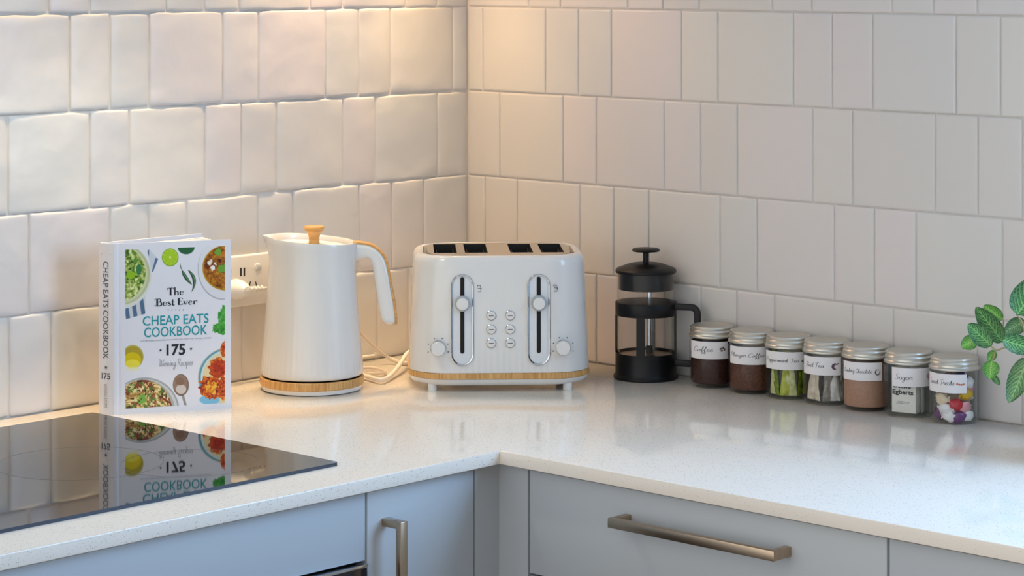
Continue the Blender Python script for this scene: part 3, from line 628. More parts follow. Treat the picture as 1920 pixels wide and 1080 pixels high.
g = text_geo('175', .02); sp.add([spine_pt(.0045 + .015 * x / g[2], BH * .205 + .0085 * y / g[3]) for x, y in g[0]], g[1], 1)
spine_text(text_geo('WINNING RECIPES'), .0090, .0145, BH * .18, BH * .04, 2)
sp.add([spine_pt(a, z) for a, z in ((.004, BH * .935), (.020, BH * .935), (.020, BH * .938), (.004, BH * .938))], [(0, 1, 2, 3)], 2)
obj('spine', sp, [COVER, INK, PALEINK], book)
bd = (Dk - S0).normalized(); bn = Vector((bd.y, -bd.x, 0))
obj('back_cover', slab(S0, Dk, bn, .0024), COVER, book)
pg = MB()
for k in range(6):
    t = (k + .5) / 6; root = S0 + (A - S0) * (.12 + .76 * t) + (bd + ed) * .002
    dirv = (bd * (1 - t) + ed * t).normalized(); nv = Vector((dirv.y, -dirv.x, 0)); L = .150 + .010 * abs(2 * t - 1); h = .0016; rows = []
    bend = (.5 - t) * .012
    for i in range(9):
        s = i / 8; c = root + dirv * (L * s) + nv * (bend * math.sin(PI * s)); rows.append((c + nv * h, c - nv * h))
    pg.prism([(p[0].x, p[0].y) for p in rows] + [(p[1].x, p[1].y) for p in reversed(rows)], .004, BH - .004)
obj('pages', pg, PAGES, book)

# ------------------------------------------------------------------ kettle
KP = Vector((.1239, -.4455, CT)); KR = math.atan2(RT.y, RT.x) + .05
kt = thing('kettle', 'white electric kettle with wooden knob and wooden trimmed handle on its base', 'kettle', KP, KR)
obj('base_plate', MB().lathe([(0, .0), (.066, .0), (.0710, .0015), (.0728, .0074), (0, .0074)], 72), WHITE, kt, label='white underside plate of the kettle base')
obj('base_ring', MB().lathe([(.060, .0072), (.0730, .0072), (.0740, .0086), (.0740, .0180), (.0732, .0190), (.0695, .0190), (.0690, .0165), (.060, .0165)], 96), WOODR, kt, label='bamboo ring of the kettle base')
obj('base_top', MB().lathe([(0, .0168), (.0688, .0168)], 48), BLACK, kt, label='black top of the kettle base')
rk = random.Random(4); gh = [rk.uniform(.05, .15) for _ in range(52)]
def tiltz(z, x): k = max(0, (z - .10) / .11); return z - .078 * x * k * k
def kfn(r, z, a):
    x = math.cos(a); d = abs((a - PI + PI) % (2 * PI) - PI)
    if r > .04 and z > .16:
        k = min(1, (z - .16) / .055); dl = abs(a - PI)
        r += .0075 * k * k * max(0, 1 - dl / .5) ** 1.5 - .0030 * math.sin(k * PI) * max(0, 1 - dl / .9)
    if r > .04:
        i = int(a / (2 * PI) * 52) % 52; f = (a / (2 * PI) * 52) % 1; dep = max(0, 1 - (z - .02) / gh[i])
        r -= .0007 * dep * max(0, 1 - abs(f - .5) * 4.2) if z > .024 else 0
    return r, tiltz(z, r * x)
prof = [(0, .0215), (.060, .0205), (.068, .0205), (.0712, .0215), (.0730, .0245), (.0731, .030)] + [(.0731 - (.0731 - .0628) * (1 - (1 - s) ** 1.35), .030 + .135 * s) for s in [i / 16 for i in range(1, 17)]]
prof += [(.0625, .175), (.0626, .185), (.0630, .195), (.0635, .205), (.0640, .2115), (.0636, .2128), (.0622, .2128), (.0612, .2112), (.0606, .205), (.0600, .197), (0, .197)]
obj('body', MB().lathe(prof, 208, fn=kfn), WHITE, kt, sharp=50)
lidm = MB().lathe([(0, .2062), (.020, .2064), (.040, .2062), (.0545, .2052), (.0575, .2030), (.0578, .1985)], 64, fn=lambda r, z, a: (r, tiltz(z, r * math.cos(a))))
ld = obj('lid', lidm, WHITE2, kt)
obj('knob', MB().lathe([(0, .2050), (.0082, .2050), (.0076, .2100), (.0078, .2160), (.0098, .2215), (.0128, .2250), (.0145, .2275), (.0146, .2300), (.0136, .2312), (0, .2314)], 40, c=(.003, 0, 0)), WOODH, ld)
def kx(cx, cy): return Vector(((cx - 494) / 3 / 1316 * 1.0, 0, .608 - (472 + cy / 3) / 1316))
inn = [(728, 268), (758, 262), (800, 252), (826, 275), (838, 320), (848, 390), (860, 470), (872, 545), (884, 595)]
out = [(725, 166), (762, 166), (828, 180), (876, 215), (908, 262), (926, 330), (942, 430), (958, 520), (966, 600)]
sec = rrect(1, 1, .62, 6)
def hring(pi, po, hw, f0=0.0, f1=1.0):
    a, b = kx(*pi), kx(*po); return [a + (b - a) * (f0 + (f1 - f0) * (y + 1) / 2) + Vector((0, x * hw, 0)) for x, y in sec]
I = smooth_path([(a, b, 0) for a, b in inn], 5); O = smooth_path([(a, b, 0) for a, b in out], 5)
hm = MB(); R = [hring((p.x, p.y), (q.x, q.y), .0118) for p, q in zip(I, O)]
tip = [((898, 614), (962, 614)), ((914, 624), (952, 624))]
R += [hring(a, b, .0118 * k) for (a, b), k in zip(tip, (.9, .6))]
hm.rings(R, 0, True, True, True); hd = obj('handle', hm, WHITE, kt, sharp=60)
wm = MB(); R = []
for p, q in zip(I, O):
    a, b = kx(p.x, p.y), kx(q.x, q.y); n = (b - a).normalized(); hw = .0095
    R.append([b + n * o + Vector((0, s * hw, 0)) for s, o in ((-1, -.0012), (1, -.0012), (1, .0012), (.8, .0020), (-.8, .0020), (-1, .0012))])
b = kx(968, 626); R.append([b + Vector((x, s * .007, 0)) for s, x in ((-1, -.002), (1, -.002), (1, .0), (.8, .001), (-.8, .001), (-1, .0))])
wm.rings(R, 0, True, True, True); obj('wood_strip', wm, WOODH, hd)

# ------------------------------------------------------------------ toaster
TR = rad(45.8); TP = Vector((.274, -.219, CT))
to = thing('toaster', 'white four-slot toaster with wooden band in the corner between kettle and coffee press', 'toaster', TP, TR)
HD = .098
for sx in (-1, 1):
    for sy_ in (-1, 1): obj('foot', MB().lathe([(0, 0), (.0062, 0), (.0066, .001), (.0066, .0125), (0, .0125)], 20, c=(sx * .096, sy_ * .078, 0)), WHITE2, to)
def sect(hw, hd, r, z, grooves=None, ns=90):
    pts = rrect(hw, hd, r, 14, ns); R = []
    for x, y in pts:
        if grooves and y < -hd + .004 and abs(x) < hw - r * .5:
            k = (x + .2) / .0088; i = int(k); f = k - i; dep = max(0, 1 - (z - .026) / grooves[i % len(grooves)]); y += .0006 * dep * max(0, 1 - abs(f - .5) * 3.0)
        R.append((x, y, z))
    return R
rt = random.Random(9); gr = [rt.uniform(.03, .085) for _ in range(50)]
obj('base', MB().rings([sect(.118, HD - .011, .055, .0085), sect(.1245, HD - .0045, .058, .0105), sect(.1278, HD - .0008, .06, .0150), sect(.1285, HD, .06, .0185)], 0, True, True, True), WHITE, to)
obj('wood_band', MB().rings([sect(.1280, HD - .0005, .06, .0186), sect(.1300, HD + .0012, .06, .0192), sect(.1298, HD + .0010, .06, .0270), sect(.1280, HD - .0005, .06, .0276)], 0, True, True, True), WOODR, to)
def hw(z): return .1290 - .0062 * (z - .027) / .15
def fy(z): return -(HD + .0002 - .004 * (z - .027) / .16)
R = [sect(hw(z), -fy(z), .058, z, gr) for z in [.0277, .032, .04, .05, .06, .07, .08, .09, .1, .11, .12, .14, .16, .176]]
for dz, di in ((.183, .0008), (.188, .003), (.191, .0068), (.192, .011)): R.append(sect(hw(.176) - di, -fy(.176) - di * .8, .056 - di * .5, dz))
R += [sect(.1105, .0855, .047, .1920), sect(.1085, .0840, .045, .1905), sect(.1080, .0835, .045, .1000)]
obj('body', MB().rings(R, 0, True, True, True), WHITE, to, sharp=50)
SLX = (-.0768, -.0325, .0325, .0768); hwS, sl0, sl1 = .0163, -.050, .060
outer = [Vector((x, y, 0)) for x, y in rrect(.1025, .0790, .040, 10)]
holes = [[Vector((x - hwS, sl0, 0)), Vector((x - hwS, sl1, 0)), Vector((x + hwS, sl1, 0)), Vector((x + hwS, sl0, 0))] for x in SLX]
allp = outer + [p for h in holes for p in h]
tri = tessellate_polygon([outer] + holes)
pm = MB(); pm.add([(p.x, p.y, .1918) for p in allp], [t if (allp[t[1]] - allp[t[0]]).cross(allp[t[2]] - allp[t[0]]).z > 0 else t[::-1] for t in tri])
n = len(outer); pm.rings([[(p.x, p.y, .1800) for p in outer], [(p.x, p.y, .1918) for p in outer]], 0, False)
pl_ = obj('top_plate', pm, PLATE, to, label='brushed steel plate with four slots')
for x in SLX:
    pmx = MB(); q = [(x - hwS, sl0), (x + hwS, sl0), (x + hwS, sl1), (x - hwS, sl1)]
    pmx.rings([[(a, b, .1010) for a, b in q], [(a, b, .1917) for a, b in q]], 0, False, True)
    for k in range(4): pmx.box(x - .0125, x - .0117, sl0 + .012 + .022 * k, sl0 + .0128 + .022 * k, .102, .1885, mi=1).box(x + .0117, x + .0125, sl0 + .012 + .022 * k, sl0 + .0128 + .022 * k, .102, .1885, mi=1)
    obj('bread_slot', pmx, [DARK, STEEL], pl_)
def stadium(r, z0, z1, n=16, inset=0.0):
    r -= inset; return [(r * math.cos(a), z1 - r - inset + r * math.sin(a)) for a in [PI * i / n for i in range(n + 1)]] + [(r * math.cos(a), z0 + r + inset + r * math.sin(a)) for a in [PI + PI * i / n for i in range(n + 1)]]
def face(cx, pts, off, zref): return [(cx + x, fy(z) - off, z) for x, z in pts]
for sx in (-.054, .054):
    sl = obj('slider_track', MB().rings([face(sx, stadium(.0162, .038, .167), -.002, 0), face(sx, stadium(.0162, .038, .167), .0018, 0), face(sx, stadium(.0162, .038, .167, inset=.0010), .0026, 0), face(sx, stadium(.0162, .038, .167, inset=.0026), .0020, 0), face(sx, stadium(.0162, .038, .167, inset=.0032), .0006, 0)], 0, True), CHROME, to)
    obj('track_panel', MB().rings([face(sx, stadium(.0162, .038, .167, inset=.0030), .0008, 0), face(sx, stadium(.0162, .038, .167, inset=.0125), .0010, 0)], 0, False, False, True), GREYP, sl)
    obj('slot', MB().rings([face(sx, stadium(.0028, .0555, .163), .0008, 0), face(sx, stadium(.0028, .0555, .163), .0016, 0)], 0, False, False, True), BLACK, sl)
    zk = .1263; yk = fy(zk)
    kb = obj('slider_knob', MB().lathe([(0, 0), (.0108, 0), (.0112, .002), (.0110, .0070), (.0098, .0085), (0, .0085)], 36).map(lambda p: (sx + p.x, yk - .0012 - p.z, zk + p.y)), M('grey_knob', rgb(168, 172, 178), .3), sl)
    obj('knob_cap', MB().lathe([(.0086, .0080), (.0086, .0105), (.0080, .0112), (0, .0114)], 36).map(lambda p: (sx + p.x, yk - .0012 - p.z, zk + p.y)), WHITE, kb)
    # little toast symbol beside the track
    ic = MB(); x0, z0 = sx + .0235, .1475
    for k, (dx, dz, w_, h_) in enumerate(((-.0022, .0032, .0044, .0006), (-.0024, .0012, .0006, .0022), (.0016, .0012, .0006, .0022), (-.0018, -.0008, .0036, .0005), (.0026, -.0050, .0005, .0058), (-.0016, -.0056, .0040, .0005))):
        ic.box(x0 + dx, x0 + dx + w_, fy(z0) - .0004, fy(z0) + .0004, z0 + dz, z0 + dz + h_)
    ic.rings([[(x0 + .0028 + .0014 * math.cos(a), fy(z0) - .0004, z0 - .001 + .0018 * math.sin(a)) for a in [2 * PI * k / 3 for k in range(3)]]], 0, False, True)
    obj('toast_symbol', ic, INK, to)
    dx, zd_ = (-.0880 if sx < 0 else .0885), .0630; yd = fy(zd_)
    dl = obj('browning_dial', MB().lathe([(0, -.002), (.0112, -.002), (.0112, .0022), (.0104, .0030), (.0100, .0030)], 40).map(lambda p: (dx + p.x, yd - p.z, zd_ + p.y)), CHROME, to)
    obj('dial_cap', MB().lathe([(.0098, .001), (.0097, .0095), (.0090, .0104), (0, .0106)], 40).map(lambda p: (dx + p.x, yd - p.z, zd_ + p.y)), WHITE, dl)
    dots = MB()
    for k in range(6):
        a = rad(200 - 44 * k); r = .0150; dots.lathe([(0, 0), (.0009, 0), (.0009, .0006), (0, .0006)], 8).v
        n0 = len(dots.v) - 8 * 4
        for q in range(n0, len(dots.v)): p = dots.v[q]; dots.v[q] = (dx + r * math.cos(a) + p[0], yd - .0002 - p[2], zd_ + r * math.sin(a) + p[1])
    obj('dial_marks', dots, INK, dl)
for bx_ in (-.0131, .0136):
    for bz in (.1085, .0890, .0697):
        yb_ = fy(bz)
        bt = obj('button', MB().lathe([(0, -.001), (.0072, -.001), (.0072, .0008), (.0064, .0014), (.0062, .0004)], 32).map(lambda p: (bx_ + p.x, yb_ - p.z, bz + p.y)), CHROME, to)
        cap = MB().lathe([(.0061, 0), (.0060, .0020), (.0054, .0025), (0, .0026)], 32).map(lambda p: (bx_ + p.x, yb_ - p.z, bz + p.y))
        cap.box(bx_ - .0033, bx_ + .0033, yb_ - .0029, yb_ - .0024, bz - .0004, bz + .0006, mi=1)
        obj('button_cap', cap, [WHITE, INK], bt)

# ------------------------------------------------------------------ coffee press
PP = Vector((.4127, -.0510, CT)); PRr = rad(22)
pr = thing('french_press', 'black and glass coffee press standing between toaster and jars', 'coffee press', PP, PRr)
obj('cup_base', MB().lathe([(0, 0), (.0462, 0), (.0474, .0015), (.0474, .0045), (.0460, .0062), (.0447, .0085), (.0445, .0375), (.0437, .0380), (.0431, .0370), (.0429, .006), (0, .006)], 64), BLACK, pr)
obj('glass_beaker', MB().lathe([(0, .0275), (.038, .0275), (.0412, .0290), (.0420, .033), (.0422, .150), (.0430, .1545), (.0424, .1548), (.0408, .150), (.0406, .034), (.038, .0312), (0, .0310)], 64), GLASSP, pr)
fr = obj('frame', MB().lathe([(.0426, .0925), (.0444, .0925), (.0448, .0935), (.0448, .1105), (.0444, .1115), (.0426, .1115)], 64), BLACK, pr, label='black ring holding the glass')
va = math.atan2(CAM.y - PP.y, CAM.x - PP.x) - PRr
for k in range(4):
    a = va + rad(-10) + k * PI / 2; n_ = Vector((math.cos(a), math.sin(a), 0)); s_ = Vector((-n_.y, n_.x, 0)); st = MB(); R = []
    for z in (.0365, .0940): R.append([n_ * r_ + s_ * w_ + Vector((0, 0, z)) for r_, w_ in ((.0428, -.0062), (.0444, -.0062), (.0448, 0), (.0444, .0062), (.0428, .0062), (.0428, 0))])
    st.rings(R, 0, False, True, True); obj('strap', st, BLACK, fr)
sec4 = rrect(1, 1, .35, 4)
hp = [(.0440, 0, .1062), (.0700, 0, .1062)] + [(.0700 + .0085 * math.sin(t), 0, .0977 + .0085 * math.cos(t)) for t in [PI / 2 * k / 5 for k in range(1, 6)]] + [(.0785, 0, .05), (.0780, 0, .032)] + [(.0760, 0, .0262), (.0725, 0, .0245), (.0440, 0, .0245)]
obj('handle', MB().tube(hp, .0031, sect=[(x * 1.5, y) for x, y in sec4], up=(0, 1, 0)).map(lambda p: p), BLACK, pr)
lidp = obj('lid', MB().lathe([(.0380, .1300), (.0402, .1300), (.0402, .1540), (.0440, .1540), (.0446, .1552), (.0444, .1580), (.0420, .1605), (.0345, .1630), (.0270, .1660), (.0200, .1676), (.0110, .1680), (.0095, .1680)], 64), BLACK, pr)
obj('knob', MB().lathe([(0, .150), (.0042, .150), (.0042, .1830), (.0075, .1835), (.0190, .1848), (.0204, .1862), (.0204, .1872), (.0185, .1888), (.0100, .1896), (0, .1898)], 40), BLACK, pr)
pln = obj('plunger_rod', MB().lathe([(.0034, .036), (.0034, .1520)], 16, c=(.004, .004, 0)), CHROME, pr)
obj('filter_plate', MB().lathe([(0, .0325), (.0385, .0325), (.0392, .0335), (.0385, .0348), (.006, .0356), (0, .0356)], 48), STEEL, pln)
obj('filter_spring', MB().lathe([(.0050, .0356), (.0055, .038), (.0050, .040), (.0055, .042), (.0050, .044), (.0055, .046), (.0030, .0475)], 20, c=(.004, .004, 0)), BLACK, pln)

# ------------------------------------------------------------------ jars
JP = [(1335, .0), (1409, 0), (1474, 0), (1545, 0), (1624, 0), (1704, 0), (1789, 0)]
JY = -.0365
JX = [on_y(px, 735, JY).x for px, _ in JP]
JX[0] = max(JX[0], .5215)
for i in range(1, 7): JX[i] = max(JX[i], JX[i - 1] + .0652)
JINFO = [('glass jar of dark coffee nearest the coffee press', 'Coffee', -65, 43, -52, 2, 'beans', 1.0),
 ('glass jar of brown coffee, second jar from the coffee press', 'Plunger Coffee', -66, 45, -60, 33, None, 0.75),
 ('glass jar packed with green tea sachets, third from the coffee press', 'Peppermint Tea', -72, 52, -66, 26, 'leaf', 0.75),
 ('glass jar of pale tea sachets, in the middle of the seven jars', 'Red Tea', -72, 37, -58, -7, 'moon', 0.85),
 ('glass jar of light brown chocolate powder left of the sugar jar', 'Drinking Chocolate', -68, 40, -62, 13, 'swirl', 0.75),
 ('glass jar of white sugar sachets left of the sweets jar', 'Sugar', -43, 66, -34, 8, 'pink', 1.0),
 ('glass jar of coloured sweets at the right end of the row of jars', 'Sweet Treats', -80, 30, -70, 0, 'sweets', 1.0)]
IM = {'brown': M('brown_ink', rgb(84, 62, 54), .6), 'green': M('green_ink', rgb(44, 84, 62), .6), 'plum': M('plum_ink', rgb(92, 74, 92), .6), 'pink': M('pink_ink', rgb(206, 160, 176), .6), 'orange': M('orange_ink', rgb(196, 112, 84), .6)}
for k, (lab, txt, a0, a1, t0, t1, icon, big) in enumerate(JINFO):
    x = JX[k]; ja = math.atan2(CAM.y - JY, CAM.x - x)
    j = thing('jar', lab, 'jar', (x, JY, CT), 0, 'row of glass jars along the tiles')
    obj('glass', MB().lathe([(0, .0012), (.022, .0012), (.026, 0), (.0300, .0008), (.0320, .0045), (.0325, .009), (.0325, .0655), (.0315, .0695), (.0300, .0715), (.0300, .0785), (.0285, .0785), (.0285, .0715), (.0300, .066), (.0306, .010), (.0296, .0062), (.026, .0048), (0, .0048)], 56), GLASS, j)
    obj('lid', MB().lathe([(.0302, .0712), (.0333, .0712), (.0337, .0722), (.0334, .0738), (.0318, .0748), (.0312, .0762), (.0316, .0782), (.0319, .0797), (.0312, .0812), (.0306, .0820), (.0310, .0836), (.0312, .0850), (.0304, .0865), (.0284, .0872), (.0270, .0867), (.0258, .0862), (0, .0862)], 64), LIDM, j)
    lb = MB(); r0 = .03262; NZ = 30
    def lp(a, z, o=0): aa = ja + rad(a); return ((r0 + o) * math.cos(aa), (r0 + o) * math.sin(aa), z)
    za, zb = .0425, .0672
    lb.rings([[lp(a0 + (a1 - a0) * i / NZ, za) for i in range(NZ + 1)], [lp(a0 + (a1 - a0) * i / NZ, zb) for i in range(NZ + 1)]], 0, True, closed=False)
    vs, fs, wd, ht = script_geo(txt, .062 if big > .9 else .075); xh = .0033 * big + .0002
    lb.add([lp(t0 + (t1 - t0) * px / wd, .0530 + py * xh - (.0 if txt != 'Sugar' else .001), .00012) for px, py in vs], fs, 1)
    def spot(a, z, ra, rz, rot=0, n=14):
        pts = []
        for i in range(n): t = 2 * PI * i / n; u, v = ra * math.cos(t), rz * math.sin(t); pts.append(lp(a + (u * math.cos(rot) - v * math.sin(rot)) / .57, z + (u * math.sin(rot) + v * math.cos(rot)) * .001, .00014))
        lb.add(pts, [tuple(range(n))], 2)
    mm = IM['brown']
    if icon == 'beans':
        for a, z, ro in ((22, .0572, .6), (29, .0585, .9), (25, .0545, .3), (33, .0560, 1.2)): spot(a, z, 2.0, 1.3, ro)
    if icon == 'leaf':
        mm = IM['green']
        for a, z, ro in ((36, .0545, .2), (40, .0560, 1.3), (43, .0540, -.4), (39, .0525, -1.2)): spot(a, z, 2.0, 1.1, ro)
    if icon == 'moon':
        mm = IM['plum']
        for t in range(9): q = rad(60 + 27 * t); spot(21 + 6 * math.cos(q), .0545 + .0034 * math.sin(q), 1.6 * math.sin(PI * (t + .8) / 9.6) + .5, 1.4 * math.sin(PI * (t + .8) / 9.6) + .4)
        spot(27, .0580, 2.4, .8, .5)
    if icon == 'swirl':
        for t in range(10): q = rad(130 + 27 * t); spot(28 + 6 * math.cos(q), .0540 + .0034 * math.sin(q), .9, .8)
        spot(30, .0575, .8, .7); spot(26, .0575, .8, .7)
    if icon == 'pink': mm = IM['pink']; spot(52, .056, 3.8, 3.4); spot(56, .052, 2.6, 2.2)
    if icon == 'sweets':
        mm = IM['orange']
        for a in (7, 12, 17, 22): spot(a, .0545 + .0006 * math.sin(a), 1.5, 1.3)
    obj('paper_label', lb, [PAPER, BLACKINK if k == 6 else INK, mm], j)
    JINFO[k] = (x, ja)
def in_jar(k, ang, r, z): x, ja = JINFO[k]; a = ja + rad(ang); return Vector((x + r * math.cos(a), JY + r * math.sin(a), CT + z)), a
def powder(k, name, ztop, m, label):
    x, _ = JINFO[k]; pb = MB().lathe([(0, .0049), (.0255, .0049), (.0292, .0066), (.0303, .0102), (.0299, ztop), (.020, ztop + .0012), (0, ztop + .0004)], 48, c=(x, JY, CT))
    o = obj(name, pb, m); o['kind'] = 'stuff'; tag(o, label, 'powder')
powder(0, 'coffee_granules', .0655, speck_mat('dark_coffee', rgb(44, 22, 18), rgb(66, 36, 28)), 'dark brown coffee filling the jar beside the coffee press')
powder(1, 'ground_coffee', .0500, speck_mat('ground_coffee', rgb(78, 46, 34), rgb(100, 62, 46)), 'reddish brown ground coffee half filling the second jar')
powder(4, 'chocolate_powder', .0650, speck_mat('chocolate_powder', rgb(166, 126, 106), rgb(176, 136, 115), 400), 'light brown chocolate powder filling the fifth jar')
# tea sachets: slim folded envelopes standing on end
def sachet(name, k, ang, r, w_, h_, th, m, label, cat, group, yaw=0.0, lean=0.0, zb=.0056, crumple=.0):
    p, a = in_jar(k, ang, r, zb); rnd = random.Random(int(ang * 7 + k * 100)); off = Vector((rnd.random() * 40, 0, 0)); nx, nz = 6, 10
    s = MB(); vs = []
    for side in (1, -1):
        for j_ in range(nz + 1):
            for i in range(nx + 1):
                u, v = i / nx * 2 - 1, j_ / nz; edge = (1 - u * u) ** .5 * min(1, 6 * v, 6 * (1 - v)) if 0 < i < nx and 0 < j_ < nz else 0
                dd = th * edge * side + crumple * mnoise.noise(Vector((u * 1.7, v * 4, 0)) + off); vs.append((u * w_ / 2 + lean * v * h_, dd, v * h_))
    n = (nx + 1) * (nz + 1)
    fs = []
    for sd_ in (0, 1):
        for j_ in range(nz):
            for i in range(nx):
                q = [sd_ * n + j_ * (nx + 1) + i, sd_ * n + j_ * (nx + 1) + i + 1, sd_ * n + (j_ + 1) * (nx + 1) + i + 1, sd_ * n + (j_ + 1) * (nx + 1) + i]
                fs.append(tuple(q if sd_ == 1 else q[::-1]))
    s.add(vs, fs, 0, True); c, sn_ = math.cos(a + PI / 2 + yaw), math.sin(a + PI / 2 + yaw)
    s.map(lambda q: (p.x + q.x * c - q.y * sn_, p.y + q.x * sn_ + q.y * c, p.z + q.z))
    o = obj(name, s, m, sharp=60); tag(o, label, cat, group); return o, (p, c, sn_)
GA = speck_mat('green_sachet', rgb(150, 160, 40), rgb(194, 200, 84), 160, .45); GB_ = speck_mat('pale_green_sachet', rgb(176, 180, 110), rgb(214, 214, 170), 140, .45); GC = speck_mat('dark_green_sachet', rgb(84, 112, 30), rgb(138, 154, 44), 140, .45)
greens = [(-72, GB_, 'pale green tea sachet at the left side of the third jar'), (-45, GC, 'dark green tea sachet left of centre in the third jar'), (-16, GA, 'olive green tea sachet front and centre in the third jar'), (14, GB_, 'pale green tea sachet right of centre in the third jar'), (44, GC, 'dark green tea sachet towards the right of the third jar'), (72, GA, 'olive green tea sachet at the right side of the third jar')]
for n_, (an, m, lab) in enumerate(greens):
    sachet('tea_sachet', 2, an, .0225, .0130, .058 + .004 * (n_ % 2), .0016, m, lab, 'tea sachet', 'green tea sachets', yaw=(.35, -.3, .2, -.25, .3, -.2)[n_], lean=(.10, -.12, .14, -.12, .10, -.08)[n_], crumple=.0024)
for an in (120, 180, 240): sachet('tea_sachet', 2, an, .019, .0170, .052, .0018, GC, 'dark green tea sachet standing at the back of the third jar', 'tea sachet', 'green tea sachets', crumple=.001)
SA = speck_mat('beige_sachet', rgb(196, 182, 164), rgb(222, 212, 198), 120, .5); SB = speck_mat('white_sachet', rgb(206, 204, 202), rgb(230, 228, 226), 120, .5); SC = speck_mat('grey_sachet', rgb(132, 124, 118), rgb(176, 168, 160), 120, .5)
for n_, (an, m, lab) in enumerate([(-70, SA, 'beige tea sachet at the left side of the fourth jar'), (-34, SA, 'beige crumpled tea sachet left of centre in the fourth jar'), (2, SC, 'grey tea sachet in the centre of the fourth jar'), (34, SB, 'white crumpled tea sachet right of centre in the fourth jar'), (68, SA, 'beige tea sachet at the right side of the fourth jar')]):
    sachet('tea_sachet', 3, an, .0220, .0140, .057 + .004 * (n_ % 2), .0020, m, lab, 'tea sachet', 'pale tea sachets', yaw=(.4, -.5, .5, -.4, .3)[n_], lean=(.1, -.12, .1, -.1, .05)[n_], crumple=.0032)
for an in (140, 220): sachet('tea_sachet', 3, an, .018, .018, .048, .002, SC, 'grey tea sachet standing at the back of the fourth jar', 'tea sachet', 'pale tea sachets', crumple=.002)
SUG = M('white_sachet_paper', rgb(228, 226, 222), .55)
o, fr_ = sachet('sugar_sachet', 5, -22, .0175, .034, .060, .0012, SUG, 'white sugar sachet with printed lettering at the front of the sixth jar', 'sugar sachet', 'white sugar sachets')
pt = MB()
def sach_text(geo, x0, x1, z0, z1):
    vs, fs, wd, ht = geo; p, c, sn_ = fr_
    def mp(x, z): return (p.x + x * c + .0017 * sn_, p.y + x * sn_ - .0017 * c, p.z + z)
    pt.add([mp(x0 + (x1 - x0) * x / wd, z0 + (z1 - z0) * y / ht) for x, y in vs], fs)
sach_text(text_geo('Douwe', .03), -.0140, .0105, .0325, .0385); sach_text(text_geo('Egberts', .03), -.0155, .0140, .0225, .0305)
sach_text(text_geo('SUIKER SUCRE'), -.008, .009, .0140, .0152); sach_text(text_geo('ZUCKER SUGAR'), -.010, .008, .0118, .0130)
obj('lettering', pt, BLACKINK, o)
for n_, (an, r, yw) in enumerate(((38, .0200, .55), (58, .0215, .25))):
    sachet('sugar_sachet', 5, an, r, .0150, .053 - .002 * n_, .0011, SUG, ('narrow white sugar sachet turned edge-on right of the printed one', 'white sugar sachet at the right side of the sixth jar')[n_], 'sugar sachet', 'white sugar sachets', yaw=yw)
for an in (150, 200): sachet('sugar_sachet', 5, an, .010, .030, .058, .0012, SUG, 'white sugar sachet standing behind the printed one in the sixth jar', 'sugar sachet', 'white sugar sachets', crumple=.001)
# sweets
SW = {'purple': M('purple_wrapper', rgb(104, 52, 108), .25), 'white': M('white_wrapper', rgb(226, 222, 224), .3), 'red': M('red_wrapper', rgb(186, 28, 44), .22), 'yellow': M('yellow_wrapper', rgb(212, 172, 30), .25), 'cream': M('cream_wrapper', rgb(222, 204, 176), .35), 'pink': M('pink_wrapper', rgb(220, 150, 158), .3), 'maroon': M('maroon_wrapper', rgb(112, 46, 60), .3), 'violet': M('dark_violet_wrapper', rgb(64, 48, 92), .3)}
sweets = [(-62, .0215, .013, 'purple', 'purple wrapped sweet low at the left of the sweets jar'), (-44, .0225, .033, 'cream', 'cream wrapped sweet below the label at the left of the sweets jar'),
 (-30, .0235, .020, 'white', 'white wrapped sweet left of the red one in the sweets jar'), (8, .0232, .026, 'red', 'bright red wrapped sweet in the front of the sweets jar'),
 (-12, .0232, .0105, 'white', 'white wrapped sweet lying on the bottom of the sweets jar'), (14, .0235, .0105, 'purple', 'purple wrapped sweet on the bottom below the red one'), (34, .0225, .0225, 'pink', 'pink wrapped sweet right of the red one in the sweets jar'),
 (48, .0225, .012, 'white', 'white wrapped sweet low at the right of the sweets jar'), (46, .0222, .0385, 'yellow', 'yellow wrapped sweet at the right of the label on the sweets jar'), (52, .0222, .054, 'white', 'white wrapped sweet high at the right of the sweets jar'),
 (66, .0205, .0465, 'pink', 'pink wrapped sweet high at the right edge of the sweets jar'), (-20, .0222, .0605, 'maroon', 'maroon wrapped sweet above the label of the sweets jar'), (16, .0222, .0615, 'violet', 'dark violet wrapped sweet above the label of the sweets jar'),
 (-75, .021, .046, 'cream', 'cream wrapped sweet behind the label at the left of the sweets jar')]
for n_, (an, r, z, c, lab) in enumerate(sweets):
    p, a = in_jar(6, an, r, z); rs = random.Random(n_ + 40)
    sw = MB().blob(p, (.0060, .0098, .0078), 0, 16, 10, a, .35, n_, rs.uniform(-.3, .3))
    for s in (-1, 1):       # twisted wrapper ends
        e = Vector((-math.sin(a), math.cos(a), 0)) * s; b0 = p + e * .0070
        fan = [b0 + e * .0055 + Vector((0, 0, .0045 * math.cos(PI * i / 5))) + Vector((math.cos(a), math.sin(a), 0)) * (.0009 * (-1) ** i - .0012) for i in range(6)]
        sw.add([b0] + fan + [q - Vector((math.cos(a), math.sin(a), 0)) * .0006 for q in fan] , [(0, i + 1, i + 2) for i in range(5)] + [(0, 8 + i, 7 + i) for i in range(5)], 0, True)
    o = obj('wrapped_sweet', sw, SW[c], sharp=50); tag(o, lab, 'sweet', 'wrapped sweets in the jar')
